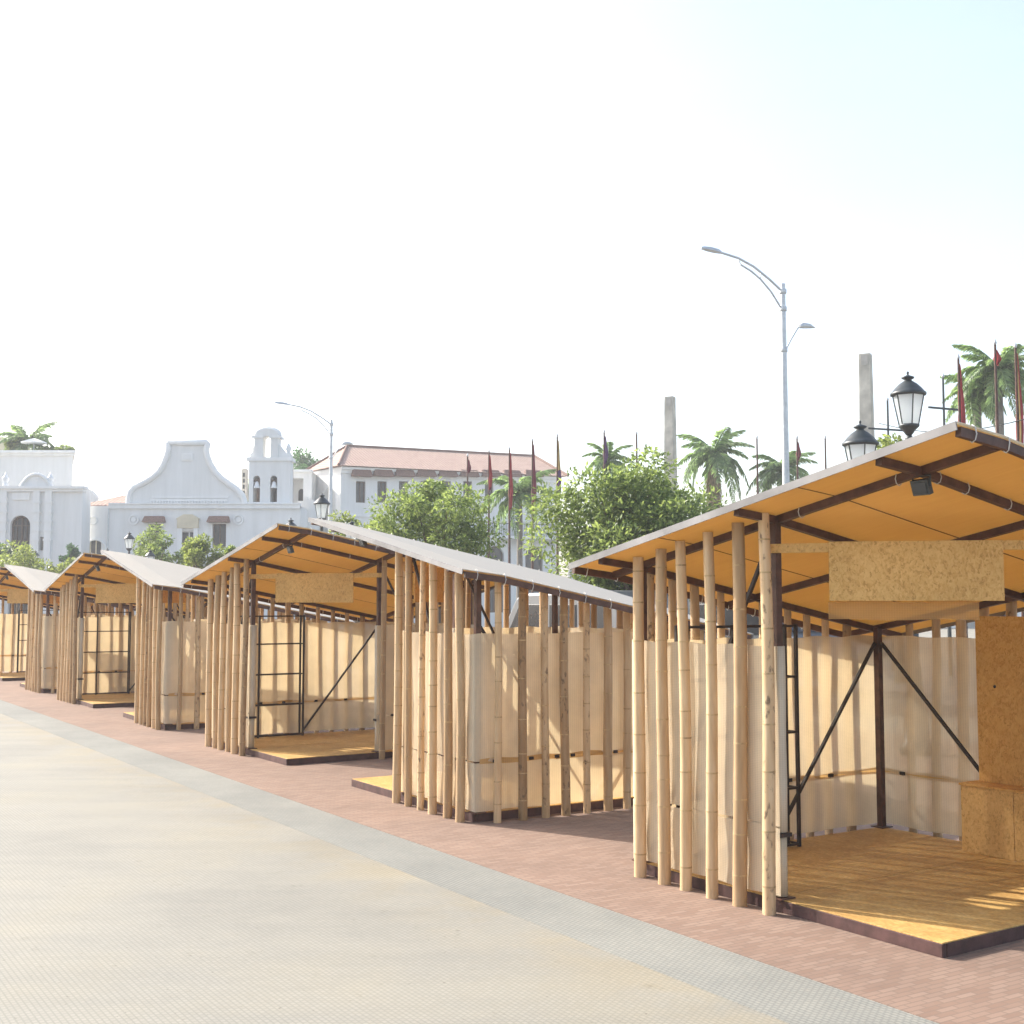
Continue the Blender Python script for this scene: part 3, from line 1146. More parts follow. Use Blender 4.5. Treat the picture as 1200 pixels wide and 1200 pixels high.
for px, ty, fl, ln, lab in FP:
    y = 5.77 * F_PX / (HORIZON - ty)
    if px == 1040:
        y = 34.0
    p = at(px, ty, y)
    root = empty('flagpole', (p.x, y, 0), 0, 'flagpole with ' + lab if 'flagpole' not in lab else lab, 'flagpole', 'flagpoles behind the stalls')
    H = p.z
    mb = MB()
    mb.tube([(0, 0, 0), (0, 0, H * 0.5), (0, 0, H)], [0.055, 0.045, 0.028], 'iron_black' if fl in ('crossbar',) else 'steel_brown', 8)
    mb.build('pole', root)
    mb = MB()
    mb.lathe([(0.012, 0), (0.035, 0.02), (0.042, 0.05), (0.028, 0.08), (0.006, 0.14)], (0, 0, H), 'galvanised', 8)
    mb.build('finial', root)
    if fl == 'crossbar':
        mb = MB()
        s = 0.4 if px == 1105 else 0.55
        mb.bar((-s, 0, H - 0.76), (s, 0, H - 0.83), 0.04, 0.05, 'iron_black')
        mb.build('cross_arm', root)
    elif fl:
        rg = random.Random(px)
        n, m = 20, 26
        vs, fs = [], []
        for i in range(m):
            t = i / (m - 1)
            r = 0.035 + 0.08 * (t ** 0.7) * (1 - 0.6 * max(0, t - 0.75) / 0.25)
            for k in range(n):
                w = 2 * pi * k / n
                rr = r * (0.75 + 0.25 * sin(w * 4 + t * 3) + 0.12 * sin(w * 7 - t * 8))
                vs.append((0.5 * r + rr * cos(w) * 0.9, rr * sin(w) * 0.8, H - 0.12 - ln * t - 0.06 * sin(w * 2) * t))
        for i in range(m - 1):
            for k in range(n):
                fs.append((i * n + k, i * n + (k + 1) % n, (i + 1) * n + (k + 1) % n, (i + 1) * n + k))
        mb = MB()
        if fl == 'flag_mix':
            mb.add(vs, [f for j, f in enumerate(fs) if (j % n) not in (2, 3, 4, 13, 14)], 'flag_red', True)
            k2 = mb.mi('flag_yellow')
            for j, f in enumerate(fs):
                if (j % n) in (2, 3, 4, 13, 14):
                    mb.f.append(f); mb.m.append(k2); mb.sm.append(True)
        elif px == 653:
            mb.add(vs, fs[:n * 12], 'flag_yellow', True)
            k2 = mb.mi('flag_violet')
            for f in fs[n * 12:]:
                mb.f.append(f); mb.m.append(k2); mb.sm.append(True)
        else:
            mb.add(vs, fs, fl, True)
        mb.build('flag', root)

# ------------------------------------------------------------------ concrete slabs
for px, ty, w, y, lab in ((785, 465, 14.5, 55.5, 'weathered concrete monument slab rising beside the bushy tree crown'),
                          (1014, 415, 18, 45.8, 'weathered concrete monument slab rising behind the small lantern')):
    p = at(px, ty, y)
    hw = w * y / F_PX / 2 * 0.92
    root = empty('monument_slab', (p.x, y, 0), radians(-28), lab, 'monument', 'concrete monument slabs')
    mb = MB()
    H = p.z
    mb.hexa([(-hw * 1.15, -0.35, 0), (hw * 1.15, -0.35, 0), (hw * 1.15, 0.35, 0), (-hw * 1.15, 0.35, 0)],
            [(-hw * 0.8, -0.2, H), (hw * 0.8, -0.2, H), (hw * 0.8, 0.2, H), (-hw * 0.8, 0.2, H)], 'concrete')
    mb.build('slab', root, 0.02)
    mb = MB()
    mb.box((-hw * 0.45, -0.225, H - 0.45), (hw * 0.5, -0.19, H - 0.06), 'board_grey')
    mb.build('plate', root)
    mb = MB()
    mb.box((-hw * 2, -0.8, 0), (hw * 2, 0.8, 0.5), 'concrete')
    mb.build('plinth', root, 0.03)


# ------------------------------------------------------------------ vegetation
def leaf(vs, fs, c, d, up, ln, wd):
    """one bent diamond leaf"""
    s = d.cross(up)
    if s.length < 1e-3:
        s = Vector((1, 0, 0))
    s.normalize()
    n = s.cross(d).normalized()
    o = len(vs)
    vs += [c, c + d * ln * 0.5 + s * wd * 0.5 + n * wd * 0.15, c + d * ln, c + d * ln * 0.5 - s * wd * 0.5 + n * wd * 0.15]
    fs += [(o, o + 1, o + 2), (o, o + 2, o + 3)]


def rvec(rg):
    while True:
        v = Vector((rg.uniform(-1, 1), rg.uniform(-1, 1), rg.uniform(-1, 1)))
        if 0.05 < v.length < 1:
            return v.normalized()


def tree(name, x, y, base, top, rx, n, mat, lab, seed, clumps=26, ls=0.13, cat='tree', group=None, trunk_r=0.11, z0=0.0, flat=1.0):
    rg = random.Random(seed)
    root = empty(name, (x, y, z0), 0, lab, cat, group)
    top -= z0
    base -= z0
    cz, rz = (base + top) / 2, (top - base) / 2
    cl = []
    while len(cl) < clumps:
        d = rvec(rg)
        r = rg.uniform(0.08, 1.0) ** 0.5
        p = Vector((d.x * rx * r * rg.uniform(0.55, 1.06), d.y * rx * r * rg.uniform(0.55, 1.06), cz + d.z * rz * r * 0.84))
        cl.append((p, rg.uniform(0.15, 0.30) * rx))
    vs, fs = [], []
    per = n // clumps
    for p, r in cl:
        for _ in range(per):
            d = rvec(rg)
            q = p + Vector((d.x, d.y, d.z * 0.8)) * r * rg.uniform(0.25, 1.08) ** 0.6
            ld = (d + rvec(rg) * 0.9 + Vector((0, 0, -0.25))).normalized()
            leaf(vs, fs, q, ld, (rvec(rg) + Vector((0, 0, 1.2))).normalized(), ls * rg.uniform(0.7, 1.3), ls * rg.uniform(0.35, 0.6))
    MB().add(vs, fs, mat).build('crown', root)
    mb = MB()
    fork = max(0.25, base * 0.75)
    mb.tube([(0, 0, 0), (rg.uniform(-.05, .05), rg.uniform(-.05, .05), fork * 0.5), (0, 0, fork)], [trunk_r * 1.3, trunk_r, trunk_r * 0.9], 'bark', 9)
    for p, r in cl[:min(14, clumps)]:
        m = Vector((p.x * 0.35, p.y * 0.35, fork + (p.z - fork) * 0.45))
        mb.tube([(0, 0, fork - 0.05), m, p], [trunk_r * 0.65, trunk_r * 0.35, trunk_r * 0.12], 'bark', 6)
    mb.build('trunk', root)
    return root


def tree_px(name, px, py_top, py_base, wpx, y, n, mat, lab, seed, **kw):
    a, b = at(px, py_top, y), at(px, py_base, y)
    return tree(name, a.x, y, b.z, a.z, wpx * y / F_PX / 2, n, mat, lab, seed, **kw)


GT = 'street trees behind the stalls'
tree_px('bushy_tree', 514, 543, 690, 176, 30.0, 13000, 'leaf', 'bushy tree in front of the white house windows, above the closed stall roof', 11, group=GT, clumps=52, ls=0.115)
tree_px('bushy_tree', 742, 527, 722, 236, 24.5, 34000, 'leaf', 'broad dense tree between the left concrete slab and the roofs, widest crown of all', 12, group=GT, clumps=120, ls=0.115)
tree_px('small_tree', 184, 611, 680, 84, 53.5, 3600, 'leaf', 'small round tree in front of the left church window', 14, group=GT, clumps=18, ls=0.16)
tree_px('small_tree', 236, 621, 684, 66, 47.0, 3200, 'leaf_light', 'small light green tree in front of the right church window, beside the second open stall', 15, group=GT, clumps=16, ls=0.15)
tree_px('small_tree', 277, 622, 684, 34, 46.0, 1300, 'leaf', 'narrow small tree half hidden by the roof of the second open stall', 16, group=GT, clumps=9, ls=0.15)
tree_px('small_tree', 418, 592, 660, 100, 36.0, 2600, 'leaf_light', 'loose yellow green tree behind the lantern at the white house corner', 17, group=GT, clumps=20, ls=0.13)
tree_px('small_tree', 1048, 478, 620, 72, 29.0, 2200, 'leaf_light', 'light green treetop peeking over the nearest roof beside the large lantern', 18, group=GT, clumps=16, ls=0.12)
tree_px('low_shrub', 22, 640, 690, 112, 62.0, 3600, 'leaf_light', 'yellow green shrub below the portal doorway, at the left edge of the photo', 19, cat='shrub', clumps=18, ls=0.2, trunk_r=.05)
tree_px('low_shrub', 84, 650, 690, 62, 64.0, 2200, 'leaf_light', 'yellow green shrub right of the portal, behind the third open stall', 20, cat='shrub', clumps=14, ls=0.2, trunk_r=.05)
tree_px('clipped_bush', 4, 638, 666, 36, 78.0, 2000, 'leaf_dark', 'dark round clipped bush left of the portal doorway', 21, cat='shrub', clumps=18, ls=0.2, trunk_r=.05)
tree_px('clipped_bush', 85, 638, 664, 30, 78.0, 2000, 'leaf_dark', 'dark round clipped bush right of the portal doorway', 22, cat='shrub', clumps=18, ls=0.2, trunk_r=.05)
tree_px('broad_tree', 362, 524, 600, 92, 112.0, 4000, 'leaf_dark', 'dark tree crown showing between the bell gable and the red roof', 23, clumps=22, ls=0.35, trunk_r=.3)
tree_px('broad_tree', 292, 543, 640, 16, 104.0, 700, 'leaf', 'sliver of green tree just left of the bell gable', 24, clumps=10, ls=0.3, trunk_r=.2)


def frond_mesh(ln, droop, seed, wd=0.55):
    rg = random.Random(seed)
    mb = MB()
    pts = []
    n = 12
    for i in range(n + 1):
        t = i / n
        pts.append(Vector((ln * (t - 0.18 * droop * t * t), 0, ln * (0.55 * t - (0.45 + 0.75 * droop) * t * t))))
    mb.tube(pts, [0.03 * (1 - 0.85 * i / n) for i in range(n + 1)], 'palm_leaf', 5)
    vs, fs = [], []
    k = 44
    for i in range(3, k):
        t = i / k
        j = min(n - 1, int(t * n))
        p = pts[j].lerp(pts[j + 1], t * n - j)
        d = (pts[j + 1] - pts[j]).normalized()
        w = wd * ln * 0.42 * sin(pi * (0.12 + 0.86 * t)) ** 0.6
        for s in (-1, 1):
            sd = Vector((0, s, 0))
            ld = (sd * 0.85 + d * 0.55 + Vector((0, 0, rg.uniform(-0.75, 0.15)))).normalized()
            q = p + ld * w * rg.uniform(0.85, 1.1)
            m = p.lerp(q, 0.5) + Vector((0, 0, 0.05 * w))
            q = q + Vector((0, 0, -0.25 * w))
            o = len(vs)
            e = d * (0.035 * ln / 2.2 + 0.01)
            vs += [p, m + e, q, m - e]
            fs += [(o, o + 1, o + 2), (o, o + 2, o + 3)]
    mb.add(vs, fs, 'palm_leaf')
    return mb.mesh('frond')


FR = [frond_mesh(1.0, d, i) for i, d in enumerate((0.15, 0.45, 0.8, 1.15))]


def palm(px, py, y, rpx, nf, lab, seed, z0=0.0, tr=0.16, skirt=False, lean=0.0, cat='palm tree'):
    rg = random.Random(seed)
    p = at(px, py, y)
    root = empty('palm_tree', (p.x - lean, y, z0), 0, lab, cat, 'palms')
    H = p.z - z0
    mb = MB()
    pts = [(lean * (i / 8) ** 2, 0, H * i / 8) for i in range(9)]
    mb.tube(pts, [tr * (1.25 if i == 0 else 1.0 + 0.12 * sin(i * 0.8)) for i in range(8)] + [tr * 0.8], 'palm_bark', 10)
    if tr > 0.05:
        mb.tube([(lean, 0, H - 0.1), (lean, 0, H + 0.45), (lean, 0, H + 0.7)], [tr * 0.85, tr * 0.6, 0.05], 'palm_leaf', 8)
    mb.build('trunk', root)
    sc = rpx * y / F_PX
    for i in range(nf):
        f = i / nf
        k = 0 if f < 0.2 else 1 if f < 0.5 else 2 if f < 0.8 else 3
        o = bpy.data.objects.new('frond', FR[k])
        COL.objects.link(o)
        o.parent = root
        o.location = (lean, 0, H + (0.5 if tr > 0.05 else 0.02) * (1 - f * 0.5))
        pitch = radians(-42 + 75 * f) * 0.8 + rg.uniform(-.12, .12)
        o.rotation_euler = (rg.uniform(-.25, .25), pitch, i * 2.399 + rg.uniform(-.25, .25))
        s = sc * rg.uniform(0.9, 1.15)
        o.scale = (s, s, s)
    if skirt:
        vs, fs = [], []
        for _ in range(260):
            a = rg.uniform(0, 6.28)
            z = H - rg.uniform(0.0, 1.9)
            c = Vector((lean + tr * cos(a), tr * sin(a), z))
            d = Vector((cos(a) * 0.35, sin(a) * 0.35, -1)).normalized()
            leaf(vs, fs, c, d, Vector((cos(a), sin(a), 0.2)), rg.uniform(0.5, 1.0), 0.09)
        MB().add(vs, fs, 'dead_frond').build('dead_leaves', root)
    return root


palm(836, 545, 58, 52, 20, 'tall palm with a shaggy trunk standing right of the first concrete slab', 1, skirt=True)
palm(918, 562, 57, 46, 18, 'low palm crown behind the tall street light and the nearest roof', 2, skirt=True)
palm(1145, 474, 41, 46, 22, 'left one of the two tall palms near the right edge, with the drooping crown', 3, tr=0.15)
palm(1170, 452, 40, 58, 24, 'right one of the two tall palms near the right edge, with the highest upright frond', 4, tr=0.15)
palm(609, 590, 53, 48, 18, 'palm with a thin bare trunk in front of the white house, between two red flags', 5, tr=0.14)
palm(712, 552, 50, 36, 14, 'palm crown showing just above the dense bushy tree left of the first slab', 6)

# ------------------------------------------------------------------ buildings
def rect_wall(mb, x0, x1, z0, z1, ops, y0, th, mat, M=None):
    """wall skin with real openings: front face round the openings plus the reveals"""
    xs = sorted(set([x0, x1] + [o[0] for o in ops] + [o[1] for o in ops]))
    zs = sorted(set([z0, z1] + [o[2] for o in ops] + [o[3] for o in ops]))
    T = (lambda p: tuple(M @ Vector(p))) if M is not None else (lambda p: p)
    for a, b in zip(xs[:-1], xs[1:]):
        for c, d in zip(zs[:-1], zs[1:]):
            mx, mz = (a + b) / 2, (c + d) / 2
            if any(o[0] < mx < o[1] and o[2] < mz < o[3] for o in ops):
                continue
            mb.add([T((a, y0, c)), T((b, y0, c)), T((b, y0, d)), T((a, y0, d))], [(0, 1, 2, 3)], mat)
    for a, b, c, d in ops:
        y1 = y0 + th
        for q in ([(a, y0, c), (a, y1, c), (a, y1, d), (a, y0, d)], [(b, y0, d), (b, y1, d), (b, y1, c), (b, y0, c)],
                  [(a, y0, d), (a, y1, d), (b, y1, d), (b, y0, d)], [(a, y1, c), (a, y0, c), (b, y0, c), (b, y1, c)]):
            mb.add([T(p) for p in q], [(0, 1, 2, 3)], mat)


def spandrels(mb, a, b, zt, y0, y1, mat, M=None, n=8):
    """fill the two upper corners of an opening so that it reads as an arch"""
    r = (b - a) / 2
    cx, cz = (a + b) / 2, zt - r
    left = [(a - 0.01, cz)] + [(cx - r * cos(i * pi / 2 / n), cz + r * sin(i * pi / 2 / n)) for i in range(n + 1)] + [(a - 0.01, zt + 0.01)]
    left = [(a, cz)] + [(cx - r * cos(i * pi / 2 / n), cz + r * sin(i * pi / 2 / n)) for i in range(1, n + 1)] + [(a, zt)]
    right = [(2 * cx - x, z) for x, z in left][::-1]
    for poly in (left, right):
        vs = [(x, y0, z) for x, z in poly] + [(x, y1, z) for x, z in poly]
        if M is not None:
            vs = [tuple(M @ Vector(p)) for p in vs]
        m = len(poly)
        mb.add(vs, [tuple(range(m))] + [(i, (i + 1) % m, m + (i + 1) % m, m + i) for i in range(m)], mat)


YB = 84.0


def bxz(px, py, y=YB):
    p = at(px, py, y)
    return p.x, p.z


# --- church with curved gable
church = empty('church', (bxz(215, 700)[0], YB, 0), 0, 'white church front with a tall curved gable and two brown window awnings', 'church')
cx0 = church.location.x


def CX(px, py, y=YB):
    x, z = bxz(px, py, y)
    return x - cx0, z


xl, zc = CX(98, 593)
xr, _ = CX(352, 593)
w1 = (CX(174, 616)[0], CX(189, 616)[0], CX(180, 660)[1], CX(180, 614)[1])
w2 = (CX(249, 616)[0], CX(265, 616)[0], CX(256, 642)[1], CX(256, 614)[1])
dr = (CX(211, 616)[0], CX(231, 616)[0], 0.02, CX(220, 622)[1])
rose = (CX(104, 630)[0], CX(119, 630)[0], CX(110, 660)[1], CX(110, 631)[1])
mb = MB()
rect_wall(mb, xl, xr, 0.0, zc, [w1, w2, dr, rose], 0.0, 0.4, 'plaster')
spandrels(mb, rose[0], rose[1], rose[3], 0.003, 0.39, 'plaster')
mb.box((xl, 0.41, 0), (xr, 9, zc - 0.02), 'plaster')
mb.add([(xl, 0, zc), (xr, 0, zc), (xr, 0.41, zc), (xl, 0.41, zc)], [(0, 1, 2, 3)], 'plaster')
mb.add([(xl, 0, 0), (xl, 0.41, 0), (xl, 0.41, zc), (xl, 0, zc)], [(0, 3, 2, 1)], 'plaster')
mb.add([(xr, 0, 0), (xr, 0.41, 0), (xr, 0.41, zc), (xr, 0, zc)], [(0, 1, 2, 3)], 'plaster')
mb.build('wall', church)
mb = MB()
mb.box((CX(128, 590)[0], -0.16, zc - 0.18), (xr, 0.38, zc + 0.10), 'plaster_trim')
mb.box((CX(128, 590)[0] + 0.02, -0.24, zc + 0.101), (xr - 0.02, 0.38, zc + 0.2), 'plaster_trim')
mb.build('cornice', church)
gp = [(150, 592), (152, 577), (157, 571), (168, 566), (178, 560), (186, 553), (191, 545), (195, 535), (197.5, 526), (195.5, 519), (197, 517.5), (219, 519),
      (242, 518.5), (243.5, 520), (241.5, 527), (243, 535), (247, 545), (252, 553), (259, 560.5), (268, 567), (278, 574), (284, 581), (287.5, 592)]
poly = [CX(a, b) for a, b in gp][::-1]
mb = MB()
mb.prism(poly[::-1], 0.05, 0.9, 'plaster')
gable = mb.build('gable', church)
mb = MB()
mb.tube([(x, 0.02, z) for x, z in poly], 0.22, 'plaster_trim', 8)
mb.build('coping', gable)
mb = MB()
mb.box((CX(178, 583)[0], -0.02, CX(200, 584)[1]), (CX(268, 583)[0], 0.06, CX(200, 581)[1]), 'plaster_trim')
mb.build('string_course', gable)
pts = []
xa, xb = CX(176, 586)[0], CX(266, 586)[0]
zl, zm, zh = CX(0, 591)[1], CX(0, 587.5)[1], CX(0, 584.6)[1]
n = 26
for k in range(n):
    w = (xb - xa) / n
    pts += [(xa + k * w, zm), (xa + k * w, zl), (xa + (k + 0.5) * w, zl), (xa + (k + 0.5) * w, zm)]
mb = MB()
mb.prism(pts + [(xb, zm), (xb, zh), (xa, zh)], -0.04, 0.048, 'plaster_trim')
mb.build('dentil_band', gable)
mb = MB()
mb.box((CX(213, 530)[0], -0.03, CX(213, 540)[1]), (CX(226, 530)[0], 0.06, CX(213, 531)[1]), 'plaster_trim')
mb.box((CX(215, 530)[0], -0.06, CX(213, 538.5)[1]), (CX(224, 530)[0], 0.0, CX(213, 532.5)[1]), 'plaster')
mb.build('plaque', gable)


def window(parent, w, y, mull=1, frame='wood_dark', hb=0):
    a, b, c, d = w
    mb = MB()
    t = 0.09
    mb.box((a, y - 0.08, c), (a + t, y, d), frame)
    mb.box((b - t, y - 0.08, c), (b, y, d), frame)
    mb.box((a + t, y - 0.08, d - t), (b - t, y, d), frame)
    mb.box((a + t, y - 0.08, c), (b - t, y, c + t), frame)
    for k in range(1, mull + 1):
        x = a + (b - a) * k / (mull + 1)
        mb.box((x - 0.04, y - 0.075, c + t), (x + 0.04, y - 0.004, d - t), frame)
    for k in range(1, hb + 1):
        z = c + (d - c) * k / (hb + 1)
        mb.box((a + t, y - 0.07, z - 0.035), (b - t, y - 0.008, z + 0.035), frame)
    o = mb.build('window', parent)
    mb = MB()
    mb.box((a + t, y - 0.03, c + t), (b - t, y - 0.012, d - t), 'pane_dark')
    mb.build('pane', o)
    return o


def awning(parent, a, b, z0, z1, out, M=None, y0=0.0):
    mb = MB()
    e = (b - a) * 0.07
    bot = [(a, y0 - out, z0), (b, y0 - out, z0), (b, y0 + 0.02, z0), (a, y0 + 0.02, z0)]
    top = [(a + e, y0 - out * 0.5, z1), (b - e, y0 - out * 0.5, z1), (b - e, y0 + 0.02, z1), (a + e, y0 + 0.02, z1)]
    if M is not None:
        bot = [tuple(M @ Vector(p)) for p in bot]
        top = [tuple(M @ Vector(p)) for p in top]
    mb.hexa(bot, top, 'awning_tile')
    return mb.build('awning', parent, 0.05)


for w in (w1, w2):
    window(church, w, 0.30)
    m = (w[0] + w[1]) / 2
    awning(church, m - 0.76, m + 0.76, CX(180, 612.5)[1], CX(180, 605)[1], 0.65)
window(church, dr, 0.30, 1, 'plaster_trim', 2)
window(church, rose, 0.30, 1, 'plaster_cream')
mb = MB()
a, b = CX(207, 603)[0], CX(235, 603)[0]
z0, z1, z2 = CX(220, 619)[1], CX(220, 609)[1], CX(220, 603)[1]
mb.prism([(a + 0.1, z0), (b - 0.1, z0), (b - 0.1, z1), (b, z1 + 0.05), ((a + b) / 2 + 0.3, z2), ((a + b) / 2 - 0.3, z2), (a, z1 + 0.05), (a + 0.1, z1)], -0.22, -0.002, 'plaster_cream')
mb.box((a + 0.12, -0.16, 0), (a + 0.42, -0.003, z0), 'plaster_trim')
mb.box((b - 0.42, -0.16, 0), (b - 0.12, -0.003, z0), 'plaster_trim')
mb.build('door_surround', church)
for px in (157, 279.5):
    x, z = CX(px, 609)
    mb = MB()
    M = Matrix.Translation((x, -0.004, z)) @ Matrix.Rotation(pi / 2, 4, 'X')
    n = 16
    for r0_, r1_, h in ((0.0, 0.17, 0.10), (0.26, 0.36, 0.10)):
        vs, fs = [], []
        for k in range(n):
            w = 2 * pi * k / n
            for r, zz in ((r0_, 0), (r0_, h), (r1_, h), (r1_, 0)):
                vs.append(tuple(M @ Vector((r * cos(w), r * sin(w), zz))))
        for k in range(n):
            for q in range(3):
                fs.append((k * 4 + q, k * 4 + q + 1, ((k + 1) % n) * 4 + q + 1, ((k + 1) % n) * 4 + q))
        mb.add(vs, fs, 'plaster_trim')
    mb.build('medallion', church)
x, z = CX(109, 610)
mb = MB()
mb.tube([(x + 0.26 * cos(k * pi / 8), -0.02, z + 0.26 * sin(k * pi / 8)) for k in range(17)], 0.05, 'plaster_trim', 6)
mb.build('round_moulding', church)
mb = MB()
x, z = CX(111.5, 645)
mb.tube([(x + 0.75 * cos(k * pi / 12), -0.02, z + 0.75 * sin(k * pi / 12)) for k in range(-2, 15)], 0.09, 'plaster_trim', 6)
mb.build('window_moulding', church)
x, _ = CX(127.5, 600)
mb = MB()
mb.tube([(x, -0.07, 0), (x, -0.07, zc)], 0.055, 'galvanised', 8)
mb.build('drainpipe', church)
# roof behind the left part
a, z0 = CX(97, 592, YB + 1)
b, _ = CX(146, 592, YB + 1)
z1 = CX(146, 576, YB + 5)[1]
zm = CX(97, 590, YB + 5)[1]
mb = MB()
mb.hexa([(a, 0.2, zc + 0.02), (b, 0.2, zc + 0.02), (b, 8, zc + 0.02), (a, 8, zc + 0.02)],
        [(a, 0.25, zc + 0.10), (b, 0.25, zc + 0.10), (b, 5, z1), (a, 5, zc + 0.35)], 'terracotta')
mb.build('roof', church)
mb = MB()
a, za = CX(97, 587, YB + 8)
mb.prism([(a, zc), (CX(113, 587, YB + 8)[0], zc), (CX(113, 583, YB + 8)[0], CX(113, 582, YB + 8)[1]), (CX(106, 575, YB + 8)[0], CX(106, 574, YB + 8)[1]), (CX(97, 573, YB + 8)[0], CX(97, 573, YB + 8)[1])], 8.01, 8.6, 'plaster')
mb.build('rear_gable', church)
# bell gable
def bellx(px, py):
    return CX(px, py, YB + 0.8)


mb = MB()
a, b = bellx(293, 560)[0], bellx(341, 560)[0]
zt = bellx(300, 541)[1]
o1 = (bellx(306.8, 0)[0], bellx(314.6, 0)[0], zc + 0.25, bellx(310, 558)[1])
o2 = (bellx(326.2, 0)[0], bellx(334, 0)[0], zc + 0.25, bellx(310, 558)[1])
for side, yy in ((1, 0.4), (-1, 1.6)):
    rect_wall(mb, a, b, zc, zt, [o1, o2], yy, 1.2 if side > 0 else 0.0, 'plaster')
for o_ in (o1, o2):
    spandrels(mb, o_[0], o_[1], o_[3], 0.403, 1.597, 'plaster')
mb.box((a - 0.0, 0.4, zt), (b, 1.6, zt + 0.001), 'plaster')
mb.add([(a, 0.4, zc), (a, 1.6, zc), (a, 1.6, zt), (a, 0.4, zt)], [(0, 3, 2, 1)], 'plaster')
mb.add([(b, 0.4, zc), (b, 1.6, zc), (b, 1.6, zt), (b, 0.4, zt)], [(0, 1, 2, 3)], 'plaster')
# top tier with one arch open to the sky
zs, ztop = zt + 0.25, bellx(321, 508)[1]
c0, c1 = bellx(307.5, 0)[0], bellx(334.5, 0)[0]
p0, p1 = bellx(317, 0)[0], bellx(326, 0)[0]
za = bellx(321, 516)[1]
mb.box((c0, 0.45, zs - 0.02), (p0, 1.55, za), 'plaster')
mb.box((p1, 0.45, zs - 0.02), (c1, 1.55, za), 'plaster')
n = 10
r = (p1 - p0) / 2
arc = [((p0 + p1) / 2 - r * cos(i * pi / n), za + r * sin(i * pi / n)) for i in range(n + 1)]
cr = (c1 - c0) / 2
oc = [((c0 + c1) / 2 + cr * cos(i * pi / n), ztop - 0.2 + cr * 0.62 * sin(i * pi / n)) for i in range(n + 1)]
for i in range(n):
    # ring between the arch and the rounded head
    A, B = arc[i], arc[i + 1]
    D, C = oc[n - i], oc[n - i - 1]
    for yy, rev in ((0.45, 0), (1.55, 1)):
        q = [(A[0], yy, A[1]), (B[0], yy, B[1]), (C[0], yy, C[1]), (D[0], yy, D[1])]
        mb.add(q, [(0, 3, 2, 1)] if not rev else [(0, 1, 2, 3)], 'plaster')
    mb.add([(A[0], .45, A[1]), (B[0], .45, B[1]), (B[0], 1.55, B[1]), (A[0], 1.55, A[1])], [(0, 1, 2, 3)], 'plaster')
    mb.add([(D[0], .45, D[1]), (C[0], .45, C[1]), (C[0], 1.55, C[1]), (D[0], 1.55, D[1])], [(0, 3, 2, 1)], 'plaster')
for s, xx in ((0, c0), (1, c1)):
    q = [(xx, .45, za), (xx, 1.55, za), (xx, 1.55, ztop - 0.2), (xx, .45, ztop - 0.2)]
    mb.add(q, [(0, 3, 2, 1)] if s == 0 else [(0, 1, 2, 3)], 'plaster')
    fx = p0 if s == 0 else p1
    for yy in (0.45, 1.55):
        mb.add([(xx, yy, za), (fx, yy, za), (xx, yy, ztop - 0.2)], [(0, 1, 2)], 'plaster')
bell_g = mb.build('bell_gable', church)
mb = MB()
mb.box((a - 0.15, 0.3, zt + 0.002), (b + 0.15, 1.7, zt + 0.25), 'plaster_trim')
mb.build('string_course', bell_g)
mb = MB()
mb.box((a - 0.1, 0.32, zc + 0.205), (b + 0.1, 0.395, zc + 0.3), 'plaster_trim')
mb.build('base_moulding', bell_g)
mb = MB()
mb.box((c0 - 0.18, 0.36, ztop - 0.36), (c0 + 0.6, 1.64, ztop - 0.2), 'plaster_trim')
mb.box((c1 - 0.6, 0.36, ztop - 0.36), (c1 + 0.18, 1.64, ztop - 0.2), 'plaster_trim')
mb.tube([(x, 1.0, z + 0.05) for x, z in oc], 0.16, 'plaster_trim', 8)
mb.build('arch_moulding', bell_g)
for s, xx in ((-1, c0), (1, c1)):
    e = a if s < 0 else b
    mb = MB()
    k = [(xx, zs - .002), (xx, zs + 0.95), (xx + (e - xx) * 0.30, zs + 0.62), (xx + (e - xx) * 0.55, zs + 0.35), (e, zs + 0.25), (e, zs - .002)]
    if s < 0:
        k = k[::-1]
    mb.prism(k, 0.6, 1.4, 'plaster')
    mb.lathe([(0.16, 0), (0.2, 0.1), (0.1, 0.2), (0.2, 0.4), (0.17, 0.55), (0.05, 0.8)], (e - s * 0.22, 1.0, zs + 0.22), 'plaster_trim', 8)
    mb.build('volute', bell_g)
for o_ in (o1, o2):
    mb = MB()
    xm = (o_[0] + o_[1]) / 2
    zz = o_[3] - 0.85
    mb.lathe([(0.26, 0), (0.22, 0.08), (0.15, 0.25), (0.13, 0.38), (0.05, 0.46)], (xm, 0.55, zz), 'white_paint', 12)
    mb.box((o_[0], 0.55, zz + 0.46), (o_[1], 0.65, zz + 0.56), 'wood_dark')
    mb.build('bell', bell_g)
mb = MB()
mb.box((a + 0.05, 1.8, zc + 0.0), (b - 0.05, 2.0, zt - 0.1), 'wood_dark')
mb.build('rear_shutter', bell_g)
# thin pillar at the left of the bell gable
mb = MB()
pa, pb = bellx(286, 0)[0], bellx(291.5, 0)[0]
mb.box((pa, 2.5, zc), (pb, 3.1, bellx(288, 546)[1]), 'board_grey')
for k in range(6):
    z = zc + 0.15 + k * 0.42
    mb.box((pa + 0.1, 2.47, z), (pb - 0.1, 2.498, z + 0.28), 'pane_dark')
mb.build('vent_pillar', church)

# --- portal
YP = 82.0
portal = empty('portal_building', (at(43, 700, YP).x, YP, 0), 0, 'white portal front with an arched dark doorway and small urns along its top', 'building')
px0 = portal.location.x


def PX(px, py, y=YP):
    p = at(px, py, y)
    return p.x - px0, p.z


